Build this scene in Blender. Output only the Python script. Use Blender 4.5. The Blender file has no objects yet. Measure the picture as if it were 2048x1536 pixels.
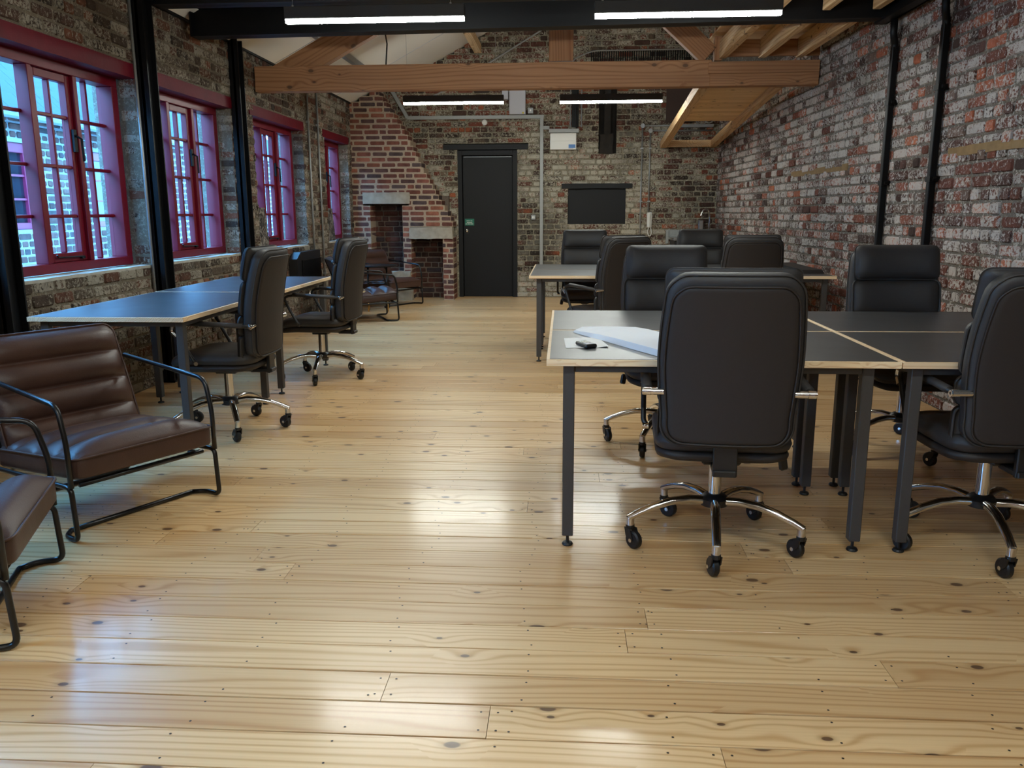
import bpy, bmesh, math, random
import numpy as np
from mathutils import Vector, Matrix, noise as mnoise
R = random.Random(7)
pi = math.pi
scn = bpy.context.scene
COL = scn.collection

# ------------------------------------------------------------------ camera, world, exposure
cam_d = bpy.data.cameras.new('camera'); cam = bpy.data.objects.new('camera', cam_d); COL.objects.link(cam)
yaw, pit, rol = 0.0620308, 0.2052937, -0.0034478
f0 = Vector((-math.sin(yaw)*math.cos(pit), math.cos(yaw)*math.cos(pit), -math.sin(pit)))
r0 = Vector((math.cos(yaw), math.sin(yaw), 0)); u0 = r0.cross(f0)
rr = r0*math.cos(rol) + u0*math.sin(rol); uu = u0*math.cos(rol) - r0*math.sin(rol)
cam.matrix_world = Matrix(((rr.x, uu.x, -f0.x, 0), (rr.y, uu.y, -f0.y, 0), (rr.z, uu.z, -f0.z, 1.27), (0, 0, 0, 1)))
cam_d.sensor_width = 36; cam_d.lens = 1657/2048*36; cam_d.clip_end = 200; cam_d.clip_start = 0.05
scn.camera = cam
world = bpy.data.worlds.new('sky'); scn.world = world; world.use_nodes = True
bg = world.node_tree.nodes['Background']
SKY = (0.14, 0.48, 1.0); SKY_STRENGTH = 30.0
bg.inputs[0].default_value = (*SKY, 1); bg.inputs[1].default_value = SKY_STRENGTH
TUBE = 130.0
vs = scn.view_settings
vs.view_transform = 'Standard'; vs.look = 'None'; vs.gamma = 1; vs.use_curve_mapping = False
vs.exposure = 0.2
scn.cycles.use_denoising = True
scn.cycles.max_bounces = 8; scn.cycles.diffuse_bounces = 4; scn.cycles.glossy_bounces = 3
scn.cycles.transparent_max_bounces = 12; scn.cycles.transmission_bounces = 4
scn.cycles.sample_clamp_indirect = 6; scn.cycles.caustics_reflective = False; scn.cycles.caustics_refractive = False

# ------------------------------------------------------------------ materials
def s2l(c):
    return tuple(((x/255)/12.92 if x/255 <= .04045 else ((x/255+.055)/1.055)**2.4) for x in c)
class NT:
    def __init__(s, name):
        s.m = bpy.data.materials.new(name); s.m.use_nodes = True; s.t = s.m.node_tree; s.n = s.t.nodes; s.l = s.t.links
        s.p = s.n['Principled BSDF']
    def node(s, typ, **kw):
        n = s.n.new(typ)
        for k, v in kw.items():
            if k == 'inp':
                for i, x in v.items():
                    if isinstance(x, bpy.types.NodeSocket): s.l.new(x, n.inputs[i])
                    else: n.inputs[i].default_value = x
            else: setattr(n, k, v)
        return n
    def math(s, op, a, b=0.0, c=None, clamp=False):
        n = s.node('ShaderNodeMath', operation=op, use_clamp=clamp)
        for i, x in enumerate((a, b) if c is None else (a, b, c)):
            if isinstance(x, bpy.types.NodeSocket): s.l.new(x, n.inputs[i])
            else: n.inputs[i].default_value = x
        return n.outputs[0]
    def mix(s, fac, a, b, mode='MIX'):
        n = s.node('ShaderNodeMix', data_type='RGBA', blend_type=mode)
        for i, x in ((0, fac), (6, a), (7, b)):
            if isinstance(x, bpy.types.NodeSocket): s.l.new(x, n.inputs[i])
            else: n.inputs[i].default_value = (*x, 1) if isinstance(x, tuple) and len(x) == 3 else x
        return n.outputs[2]
    def noise(s, vec, scale, detail=3, rough=.5, dist=0.0):
        n = s.node('ShaderNodeTexNoise', inp={'Scale': scale, 'Detail': detail, 'Roughness': rough, 'Distortion': dist})
        if vec is not None: s.l.new(vec, n.inputs['Vector'])
        return n.outputs['Fac']
    def ramp(s, fac, lo, hi):
        n = s.node('ShaderNodeMapRange', interpolation_type='SMOOTHSTEP', inp={0: fac, 1: lo, 2: hi, 3: 0.0, 4: 1.0})
        return n.outputs[0]
    def mapping(s, vec, scale=(1, 1, 1), loc=None):
        n = s.node('ShaderNodeMapping'); s.l.new(vec, n.inputs[0]); n.inputs['Scale'].default_value = scale
        if loc is not None: s.l.new(loc, n.inputs['Location'])
        return n.outputs[0]
    def bump(s, h, strength=.4, dist=.003):
        n = s.node('ShaderNodeBump', inp={'Strength': strength, 'Distance': dist}); s.l.new(h, n.inputs['Height'])
        s.l.new(n.outputs[0], s.p.inputs['Normal'])
    def set(s, **kw):
        for k, v in kw.items():
            k = {'color': 'Base Color', 'rough': 'Roughness', 'metal': 'Metallic', 'coat': 'Coat Weight', 'coat_rough': 'Coat Roughness', 'spec': 'Specular IOR Level', 'emit': 'Emission Color', 'emit_s': 'Emission Strength', 'alpha': 'Alpha', 'sheen': 'Sheen Weight'}[k]
            if isinstance(v, bpy.types.NodeSocket): s.l.new(v, s.p.inputs[k])
            else: s.p.inputs[k].default_value = (*v, 1) if isinstance(v, tuple) and len(v) == 3 else v
        return s
def plain(name, rgb, rough=.5, metal=0.0, nscale=30, nstr=.12, bump=0.0, bscale=200, **kw):
    t = NT(name); g = t.node('ShaderNodeTexCoord').outputs['Object']
    c = s2l(rgb); n = t.noise(g, nscale, 3)
    t.set(color=t.mix(n, tuple(max(0, x*(1-nstr)) for x in c), tuple(x*(1+nstr) for x in c)), rough=rough, metal=metal, **kw)
    if bump: t.bump(t.noise(g, bscale, 3), bump, .002)
    return t.m
def wood(name, rgb_a, rgb_b, axis='x', scale=1.0, rough=.6, knots=True, world=False, coat=0.0, fine=1.0):
    """pine: grain runs along one axis of the object's own space, offset at random for each object"""
    t = NT(name); oi = t.node('ShaderNodeObjectInfo')
    tc = t.node('ShaderNodeTexCoord')
    sp = t.node('ShaderNodeSeparateXYZ'); t.l.new(tc.outputs['Object'], sp.inputs[0])
    X, Y, Z = sp.outputs
    if axis == 'x': L, A, B = X, Y, Z
    elif axis == 'y': L, A, B = Y, X, Z
    else: L, A, B = Z, X, Y
    rnd = t.math('MULTIPLY', oi.outputs['Random'], 37.0)
    cb = t.node('ShaderNodeCombineXYZ')
    t.l.new(t.math('ADD', L, rnd), cb.inputs[0]); t.l.new(t.math('ADD', A, rnd), cb.inputs[1]); t.l.new(B, cb.inputs[2])
    v = cb.outputs[0]
    n1 = t.noise(t.mapping(v, (.55*scale, 7*scale, 7*scale)), 1.0, 1, .4)
    # knots
    c2 = t.node('ShaderNodeCombineXYZ'); t.l.new(t.math('MULTIPLY', t.math('ADD', L, rnd), 4.4*scale), c2.inputs[0])
    t.l.new(t.math('MULTIPLY', t.math('ADD', t.math('ADD', A, B), rnd), 7.4*scale), c2.inputs[1])
    vo = t.node('ShaderNodeTexVoronoi', voronoi_dimensions='2D', inp={'Scale': 1.0, 'Randomness': 1.0}); t.l.new(c2.outputs[0], vo.inputs['Vector'])
    kd = vo.outputs['Distance']
    vg = t.node('ShaderNodeSeparateColor'); t.l.new(vo.outputs['Color'], vg.inputs[0])
    kon = t.math('LESS_THAN', vg.outputs[0], .30)
    infl = t.math('POWER', t.math('SUBTRACT', 1.0, t.math('MULTIPLY', kd, 1.6, clamp=True), clamp=True), 2.0)
    infl = t.math('MULTIPLY', infl, kon)
    arg = t.math('ADD', t.math('MULTIPLY', n1, 36.0*fine), t.math('MULTIPLY', t.math('ADD', A, B), 190*scale))
    arg = t.math('ADD', arg, t.math('MULTIPLY', infl, 8.0))
    ring = t.math('MULTIPLY_ADD', t.math('SINE', arg), .5, .5)
    ring = t.math('POWER', ring, 3.5)
    fn = t.noise(t.mapping(v, (3*scale, 160*scale, 160*scale)), 1.0, 2)
    g = t.math('ADD', t.math('MULTIPLY', ring, .55), t.math('MULTIPLY', fn, .42), clamp=True)
    ca, cbb = s2l(rgb_a), s2l(rgb_b)
    col = t.mix(g, ca, cbb)
    tint = t.math('MULTIPLY_ADD', t.math('FRACT', t.math('MULTIPLY', oi.outputs['Random'], 91.7)), .26, .86)
    tn = t.node('ShaderNodeCombineColor'); 
    for i in range(3): t.l.new(tint if i == 0 else t.math('POWER', tint, 1.0+.35*i), tn.inputs[i])
    col = t.mix(1.0, col, tn.outputs[0], 'MULTIPLY')
    big = t.noise(t.mapping(v, (.9, 3, 3)), 1.0, 3)
    col = t.mix(t.math('MULTIPLY', t.ramp(big, .45, .75), .35), col, cbb)
    if knots:
        on = kon; kd = t.math('MULTIPLY', kd, t.math('MULTIPLY_ADD', vg.outputs[1], 1.5, .8))
        k1 = t.math('MULTIPLY', t.math('SUBTRACT', 1.0, t.ramp(kd, .075, .11)), on)
        k2 = t.math('MULTIPLY', t.math('SUBTRACT', 1.0, t.ramp(kd, .03, .25)), on)
        col = t.mix(t.math('MULTIPLY', k2, .45), col, tuple(x*.55 for x in cbb))
        col = t.mix(t.math('MULTIPLY', k1, .9), col, s2l((92, 66, 48)))
    t.set(color=col, rough=rough, coat=coat, coat_rough=.15)
    t.bump(g, .12, .001)
    return t.m

def brick_mat(name, white, white_col, soot, per_object, bump=.9, wscale=1.0):
    """colour of each brick comes from the brick (object colour or colour attribute, alpha = how much old paint it keeps);
    paint flakes, soot and pitting are noise over the wall"""
    t = NT(name)
    if per_object:
        oi = t.node('ShaderNodeObjectInfo'); base, al = oi.outputs['Color'], oi.outputs['Alpha']
    else:
        at = t.node('ShaderNodeAttribute', attribute_name='Col'); base, al = at.outputs['Color'], at.outputs['Alpha']
    pos = t.node('ShaderNodeNewGeometry').outputs['Position']
    f1 = t.noise(pos, 42*wscale, 8, .8, .6); f2 = t.noise(pos, 1.1, 3, .6); f3 = t.noise(pos, 9, 4, .6); f4 = t.noise(pos, 95, 3, .6)
    col = t.mix(t.math('MULTIPLY', t.ramp(f3, .4, .65), .55), base, t.mix(1.0, base, (.42, .38, .36), 'MULTIPLY'))
    col = t.mix(t.math('MULTIPLY', f4, .5), col, t.mix(1.0, col, (.5, .45, .42), 'MULTIPLY'))
    m = t.math('ADD', t.math('MULTIPLY', f1, .90), t.math('MULTIPLY', f2, .16))
    m = t.math('ADD', m, t.math('MULTIPLY', f3, .14))
    m = t.math('ADD', m, t.math('MULTIPLY', t.math('SUBTRACT', al, .5), .12))
    m = t.math('ADD', m, -(.775 - .17*white))
    w = t.ramp(m, -.008, .022)
    wc = s2l(white_col)
    wcol = t.mix(t.math('ADD', t.math('MULTIPLY', f4, .5), t.math('MULTIPLY', f2, .5)), tuple(x*.45 for x in wc), tuple(min(1, x*1.15) for x in wc))
    col = t.mix(t.math('MULTIPLY', w, .88), col, wcol)
    if soot:
        sn = t.ramp(t.math('ADD', t.noise(pos, .8, 4, .6), t.math('MULTIPLY', f3, .35)), .62, .86)
        col = t.mix(t.math('MULTIPLY', sn, soot), col, s2l((40, 37, 34)))
    t.set(color=col, rough=.92, spec=.2)
    h = t.math('ADD', t.math('MULTIPLY', f3, .8), t.math('ADD', t.math('MULTIPLY', f1, .7), t.math('MULTIPLY', f4, .35)))
    t.bump(h, bump, .012)
    return t.m
def mortar_mat(name, rgb, white, white_col):
    t = NT(name); pos = t.node('ShaderNodeNewGeometry').outputs['Position']
    f1 = t.noise(pos, 60, 5, .65); f2 = t.noise(pos, 1.3, 3, .6); f3 = t.noise(pos, 12, 4)
    c = s2l(rgb)
    col = t.mix(f1, tuple(x*.6 for x in c), tuple(x*1.3 for x in c))
    g1 = t.noise(pos, 42, 8, .8, .6)
    m = t.math('ADD', t.math('MULTIPLY', f3, .14), t.math('ADD', t.math('MULTIPLY', f2, .16), t.math('MULTIPLY', g1, .90)))
    col = t.mix(t.math('MULTIPLY', t.ramp(t.math('ADD', m, -(.775-.17*white)), -.008, .03), .8), col, s2l(white_col))
    t.set(color=col, rough=.95, spec=.15)
    t.bump(t.math('ADD', f1, f3), .9, .01)
    return t.m

M = {}
M['black_steel'] = plain('black_steel', (7, 7, 9), .5, 0, 8, .3, spec=.22)
M['dark_frame'] = plain('powder_coated_frame', (62, 60, 59), .55, 0, 300, .15, .1, 600)
M['tube_black'] = plain('tube_black', (18, 18, 19), .28, 0, 20, .2)
M['chrome'] = plain('chrome', (215, 215, 215), .12, 1.0, 20, .05)
M['galv'] = plain('galvanised', (150, 152, 152), .45, .6, 30, .15)
M['galv_paint'] = plain('grey_trunking', (150, 152, 150), .5, .2, 30, .08)
M['white_plastic'] = plain('white_plastic', (222, 222, 216), .45, 0, 5, .03)
M['grey_plastic'] = plain('grey_plastic', (185, 185, 192), .5, 0, 5, .03)
M['rubber'] = plain('rubber', (17, 17, 18), .5, 0, 40, .2)
M['black_plastic'] = plain('black_plastic', (22, 22, 23), .4, 0, 40, .2)
M['leather'] = plain('office_leather', (46, 44, 44), .55, 0, 60, .12, .12, 450, spec=.45)
M['leather_back'] = plain('office_leather_back', (40, 35, 33), .56, 0, 60, .1, .1, 450, spec=.4)
def brown_leather():
    t = NT('brown_leather'); g = t.node('ShaderNodeTexCoord').outputs['Object']
    n = t.noise(g, 5, 4); f = t.noise(g, 260, 3)
    t.set(color=t.mix(n, s2l((52, 34, 29)), s2l((84, 58, 48))), rough=.42, spec=.45)
    t.bump(t.math('ADD', f, t.math('MULTIPLY', t.noise(g, 22, 3), 1.5)), .22, .003)
    return t.m
M['brown'] = brown_leather()
def laminate():
    t = NT('black_laminate'); g = t.node('ShaderNodeTexCoord').outputs['Object']
    t.set(color=t.mix(t.noise(g, 400, 2), s2l((40, 40, 42)), s2l((52, 52, 54))), rough=t.math('MULTIPLY_ADD', t.noise(g, 6, 3), .08, .34), spec=.65, coat=.3, coat_rough=.36)
    return t.m
M['laminate'] = laminate()
M['ply'] = wood('ply_edge', (240, 218, 182), (206, 166, 120), 'x', 2.5, .5, knots=False)
M['floor'] = wood('pine_floorboard', (228, 194, 144), (186, 138, 84), 'x', 1.0, .33, coat=.3)
M['timber'] = wood('roof_timber', (172, 126, 88), (128, 84, 54), 'x', .9, .75)
M['timber_z'] = wood('roof_timber_upright', (172, 126, 88), (128, 84, 54), 'z', .9, .75)
M['joist'] = wood('joist_timber', (222, 190, 146), (172, 132, 88), 'y', 1.0, .7)
M['ceil_board'] = wood('ceiling_board', (236, 204, 158), (192, 150, 104), 'x', 1.1, .65)
M['subfloor'] = plain('floor_gap_dark', (30, 22, 16), .9)
M['red'] = plain('crimson_gloss_paint', (112, 13, 34), .4, 0, 12, .18, .06, 60, spec=.35)
M['lintel_red'] = plain('crimson_lintel_paint', (96, 10, 28), .6, 0, 7, .35, .6, 40, spec=.2)
M['plaster_sill'] = plain('sill_mortar', (176, 172, 160), .9, 0, 18, .3, .8, 60)
M['ceiling'] = plain('white_ceiling_board', (226, 218, 206), .85, 0, 3, .03)
M['stone'] = plain('sandstone', (160, 150, 132), .95, 0, 14, .35, .9, 40)
M['old_wood'] = plain('old_embedded_timber', (128, 104, 70), .9, 0, 20, .3, .8, 50)
M['door_black'] = plain('door_black_paint', (19, 20, 22), .6, 0, 4, .1, spec=.3)
M['slate'] = plain('slate', (44, 54, 60), .8, 0, 3, .3, .3, 40, spec=.15)
M['far_wall_paint'] = plain('alley_gutter_paint', (90, 40, 60), .5)
M['paper'] = plain('paper', (236, 240, 243), .7, 0, 60, .02)
M['soot'] = plain('charred_timber', (36, 32, 28), .95, 0, 12, .5, .9, 40)
M['steel_sink'] = plain('stainless', (180, 182, 182), .25, .9)
M['granite'] = plain('grey_upstand', (150, 154, 152), .6, 0, 90, .25)
M['brass'] = plain('brass', (196, 158, 96), .3, 1.0)
def emis(name, rgb, s):
    t = NT(name); t.set(color=(0, 0, 0), emit=rgb, emit_s=s); return t.m
M['tube'] = emis('tube_light', (0.95, 1.0, 0.94), TUBE); M['tube_b'] = emis('tube_light_behind', (0.95, 1.0, 0.94), TUBE*.75)
def glass_mat():
    m = bpy.data.materials.new('window_glass'); m.use_nodes = True; n = m.node_tree.nodes; l = m.node_tree.links
    n.clear(); o = n.new('ShaderNodeOutputMaterial'); tr = n.new('ShaderNodeBsdfTransparent'); gl = n.new('ShaderNodeBsdfGlossy')
    tr.inputs[0].default_value = (.93, .97, .98, 1); gl.inputs['Roughness'].default_value = .02
    fr = n.new('ShaderNodeFresnel'); fr.inputs[0].default_value = 1.45
    mx = n.new('ShaderNodeMixShader'); ge = n.new('ShaderNodeNewGeometry'); mu = n.new('ShaderNodeMath'); mu.operation = 'SUBTRACT'; mu.use_clamp = True; l.new(fr.outputs[0], mu.inputs[0]); l.new(ge.outputs['Backfacing'], mu.inputs[1]); l.new(mu.outputs[0], mx.inputs[0]); l.new(tr.outputs[0], mx.inputs[1]); l.new(gl.outputs[0], mx.inputs[2]); l.new(mx.outputs[0], o.inputs[0])
    return m
M['glass'] = glass_mat()
def photo_mat(seed):
    t = NT('old_photograph_print'); g = t.mapping(t.node('ShaderNodeTexCoord').outputs['Object'], (1, 1, 1))
    n = t.noise(g, 16+seed, 5, .7, 1.5); n2 = t.noise(g, 45, 3, .6)
    f = t.math('ADD', t.math('MULTIPLY', n, .75), t.math('MULTIPLY', n2, .3))
    t.set(color=t.mix(t.ramp(f, .50, .60), (.008, .008, .008), (.34, .31, .28)), rough=.35)
    return t.m
M['photo'] = photo_mat(0)

# ------------------------------------------------------------------ object helpers
def link(name, me, m=None, parent=None, loc=None):
    o = bpy.data.objects.new(name, me); COL.objects.link(o)
    if m is not None and me is not None and not me.materials: me.materials.append(m)
    if parent: o.parent = parent
    if loc is not None: o.location = loc
    return o
def thing(name, label, cat, loc=(0, 0, 0), rz=0, group=None):
    o = bpy.data.objects.new(name, None); COL.objects.link(o); o.location = loc; o.rotation_euler = (0, 0, rz)
    o.empty_display_size = .1
    return tag(o, label, cat, group)
def tag(o, label, cat, group=None):
    o['label'] = label; o['category'] = cat
    if group: o['group'] = group
    return o
def struct(o, label=None):
    o['kind'] = 'structure'
    if label: o['label'] = label
    return o
class MB:
    def __init__(s): s.v = []; s.f = []
    def add(s, vs, fs):
        b = len(s.v); s.v += [tuple(x) for x in vs]; s.f += [tuple(i+b for i in f) for f in fs]; return s
    def box(s, x0, x1, y0, y1, z0, z1, mat=None):
        c = [(x0, y0, z0), (x1, y0, z0), (x1, y1, z0), (x0, y1, z0), (x0, y0, z1), (x1, y0, z1), (x1, y1, z1), (x0, y1, z1)]
        if mat is not None: c = [mat @ Vector(p) for p in c]
        return s.add(c, [(0, 3, 2, 1), (4, 5, 6, 7), (0, 1, 5, 4), (1, 2, 6, 5), (2, 3, 7, 6), (3, 0, 4, 7)])
    def cbox(s, x0, x1, y0, y1, z0, z1, c=.004):
        """box with chamfered edges"""
        bm = bmesh.new(); bmesh.ops.create_cube(bm, size=1)
        for v in bm.verts: v.co = Vector(((x0+x1)/2+v.co.x*(x1-x0), (y0+y1)/2+v.co.y*(y1-y0), (z0+z1)/2+v.co.z*(z1-z0)))
        bmesh.ops.bevel(bm, geom=bm.edges[:], offset=c, segments=1, affect='EDGES')
        bm.verts.index_update(); s.add([v.co for v in bm.verts], [[v.index for v in f.verts] for f in bm.faces]); bm.free(); return s
    def prism(s, pts, axis, a, b):
        """polygon pts in the two other axes, extruded along axis from a to b"""
        n = len(pts)
        def P(p, t): return (t, p[0], p[1]) if axis == 'x' else ((p[0], t, p[1]) if axis == 'y' else (p[0], p[1], t))
        vs_ = [P(p, a) for p in pts]+[P(p, b) for p in pts]
        return s.add(vs_, [tuple(range(n))[::-1], tuple(range(n, 2*n))]+[(i, (i+1) % n, n+(i+1) % n, n+i) for i in range(n)])
    def tube(s, pts, r, n=10, closed=False, flat=1.0):
        P = [Vector(p) for p in pts]; m = len(P); rings = []; prev = None
        for i in range(m):
            if closed: t = P[(i+1) % m]-P[i-1]
            else: t = P[min(i+1, m-1)]-P[max(i-1, 0)]
            t.normalize()
            if prev is None:
                a = Vector((0, 0, 1)) if abs(t.z) < .9 else Vector((1, 0, 0)); nx = t.cross(a).normalized()
            else: nx = (prev - t*prev.dot(t)).normalized()
            prev = nx; ny = t.cross(nx)
            rad = r[i] if isinstance(r, (list, tuple)) else r
            rings.append([P[i]+nx*math.cos(2*pi*k/n)*rad+ny*math.sin(2*pi*k/n)*rad*flat for k in range(n)])
        vs_ = [v for q in rings for v in q]; fs = []
        for i in range(m if closed else m-1):
            j = (i+1) % m
            for k in range(n): fs.append((i*n+k, i*n+(k+1) % n, j*n+(k+1) % n, j*n+k))
        if not closed: fs += [tuple(range(n))[::-1], tuple((m-1)*n+k for k in range(n))]
        return s.add(vs_, fs)
    def lathe(s, prof, c=(0, 0, 0), n=20, axis='z'):
        vs_ = []; fs = []
        for (r, h) in prof:
            for k in range(n):
                a = 2*pi*k/n; x, y = r*math.cos(a), r*math.sin(a)
                vs_.append((c[0]+x, c[1]+y, c[2]+h) if axis == 'z' else ((c[0]+h, c[1]+x, c[2]+y) if axis == 'x' else (c[0]+x, c[1]+h, c[2]+y)))
        for i in range(len(prof)-1):
            for k in range(n): fs.append((i*n+k, i*n+(k+1) % n, (i+1)*n+(k+1) % n, (i+1)*n+k))
        fs += [tuple(range(n))[::-1], tuple((len(prof)-1)*n+k for k in range(n))]
        return s.add(vs_, fs)
    def mesh(s, name, smooth=False, angle=None):
        me = bpy.data.meshes.new(name); me.from_pydata(s.v, [], s.f)
        bm = bmesh.new(); bm.from_mesh(me); bmesh.ops.recalc_face_normals(bm, faces=bm.faces); bm.to_mesh(me); bm.free()
        if smooth:
            me.polygons.foreach_set('use_smooth', [True]*len(me.polygons))
            if angle: me.set_sharp_from_angle(angle=math.radians(angle))
        me.update(); return me
    def obj(s, name, m, parent=None, smooth=False, angle=None, loc=None):
        return link(name, s.mesh(name, smooth, angle), m, parent, loc)
def fillet(pts, r, n=5):
    """round the corners of a polyline"""
    P = [Vector(p) for p in pts]; out = [P[0]]
    for i in range(1, len(P)-1):
        a, b, c = P[i-1], P[i], P[i+1]; u = (a-b); v = (c-b); rr_ = min(r, u.length*.49, v.length*.49)
        u.normalize(); v.normalize(); p0 = b+u*rr_; p1 = b+v*rr_
        for k in range(n+1):
            t = k/n; out.append((1-t)**2*p0+2*t*(1-t)*b+t*t*p1)
    out.append(P[-1]); return out
def round_map(a, b, w, d, r):
    sa = 1 if a >= 0 else -1; sb = 1 if b >= 0 else -1; qa, qb = abs(a)-(w/2-r), abs(b)-(d/2-r)
    if qa > 0 and qb > 0:
        L = math.hypot(qa, qb); m = max(qa, qb); qa, qb = qa*m/L, qb*m/L
        return sa*(w/2-r+qa), sb*(d/2-r+qb)
    return a, b
def cushion(w, d, t, top, bottom=None, r=.05, nu=24, nv=24, wf=None, pos=None, er=.02):
    """closed pad: outline a rounded rectangle w x d, top(u,v) extra height with u,v in -1..1, edges rounded by er, pos maps (a,b,h) to space"""
    mb = MB(); pos = pos or (lambda a, b, h: (a, b, h)); bottom = bottom or (lambda u, v: 0.0)
    def grid(k):
        x = np.linspace(-1, 1, k); return np.sign(x)*(1-(1-np.abs(x))**1.5)
    us, vs_ = grid(nu+1), grid(nv+1)
    def P(u, v, side):
        ww = w*(wf(v) if wf else 1.0); a, b = round_map(u*ww/2, v*d/2, ww, d, r)
        e = max(abs(u), abs(v)); dist = (1-e)*min(w, d)/2
        if dist < er: q = (er-dist)/er; drop = er*(1-math.sqrt(max(0, 1-q*q)))
        else: drop = 0
        h = (t+top(u, v)-drop) if side else (bottom(u, v)+drop)
        return pos(a, b, h)
    V = [P(u, v, 1) for v in vs_ for u in us]+[P(u, v, 0) for v in vs_ for u in us]
    n1 = nu+1; off = n1*(nv+1); F = []
    for j in range(nv):
        for i in range(nu):
            q = (j*n1+i, j*n1+i+1, (j+1)*n1+i+1, (j+1)*n1+i); F.append(q); F.append(tuple(x+off for x in q[::-1]))
    ring = [i for i in range(nu)]+[j*n1+nu for j in range(nv)]+[nv*n1+i for i in range(nu, 0, -1)]+[j*n1 for j in range(nv, 0, -1)]
    for k in range(len(ring)):
        a, b = ring[k], ring[(k+1) % len(ring)]; F.append((b, a, a+off, b+off))
    return mb.add(V, F)
def outline(w, d, r, wf=None, n=6):
    out = []
    m = 14
    pts = [(-1+2*i/m, -1) for i in range(m)]+[(1, -1+2*i/m) for i in range(m)]+[(1-2*i/m, 1) for i in range(m)]+[(-1, 1-2*i/m) for i in range(m)]
    # refine the corners
    res = []
    for k, (u, v) in enumerate(pts):
        u2, v2 = pts[(k+1) % len(pts)]
        for s in (0, .5): res.append((u+(u2-u)*s, v+(v2-v)*s))
    for (u, v) in res:
        ww = w*(wf(v) if wf else 1.0); out.append(round_map(u*ww/2, v*d/2, ww, d, r))
    return out
def copy_tree(o, parent=None):
    c = o.copy(); COL.objects.link(c)
    if parent: c.parent = parent
    for ch in o.children: copy_tree(ch, c)
    return c

# ------------------------------------------------------------------ brickwork
PAL = {
 'right': [((148, 82, 60), 5), ((122, 72, 60), 6), ((184, 98, 62), 3), ((100, 70, 64), 5), ((84, 66, 62), 3), ((200, 112, 70), 1), ((122, 100, 90), 3)],
 'far': [((140, 74, 52), 4), ((112, 68, 54), 5), ((178, 92, 46), 2), ((96, 70, 60), 4), ((76, 60, 52), 3), ((120, 100, 80), 2)],
 'left': [((112, 72, 54), 4), ((92, 66, 54), 5), ((134, 82, 56), 3), ((80, 66, 56), 4), ((104, 90, 76), 4), ((70, 60, 54), 2)],
 'breast': [((146, 84, 66), 5), ((124, 74, 62), 6), ((168, 98, 70), 3), ((104, 74, 70), 4), ((92, 74, 74), 3)],
 'niche': [((104, 62, 50), 5), ((84, 56, 50), 4), ((70, 58, 62), 3)],
}
def pick(pal):
    tot = sum(w for _, w in pal); x = R.random()*tot
    for c, w in pal:
        x -= w
        if x <= 0: break
    k = R.uniform(.85, 1.2); l_ = s2l(c); g_ = sum(l_)/3; return tuple(min(1, (y*.80+g_*.20)*k) for y in l_)
def lay(rows, z0, course, stretch, header_every, joint, intervals, z_top):
    """returns bricks (u0,u1,za,zb) over the courses; intervals(za,zb) -> list of (u0,u1) open to brick"""
    out = []; k = 0; z = z0
    while z < z_top-1e-4:
        zt = min(z+course, z_top); header = header_every and (k % header_every == header_every-1)
        for (a, b) in intervals(z, zt):
            u = a-(R.random()*.12 if not header else R.random()*.05); u -= (stretch*.5 if k % 2 else 0)*.0
            first = True
            while u < b-.02:
                L = (.108 if header or R.random() < .24 else stretch)*R.uniform(.94, 1.05)
                if first: L *= R.uniform(.5, 1.0)
                first = False
                s, e = max(a, u), min(b, u+L)
                if e-s > .035: out.append((s+(joint*.5 if s > a else -R.random()*.006), e-(joint*.5 if e < b else -R.random()*.006), z+joint*.5, zt-joint*.5))
                u += L
        z += course; k += 1
    return out
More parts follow.
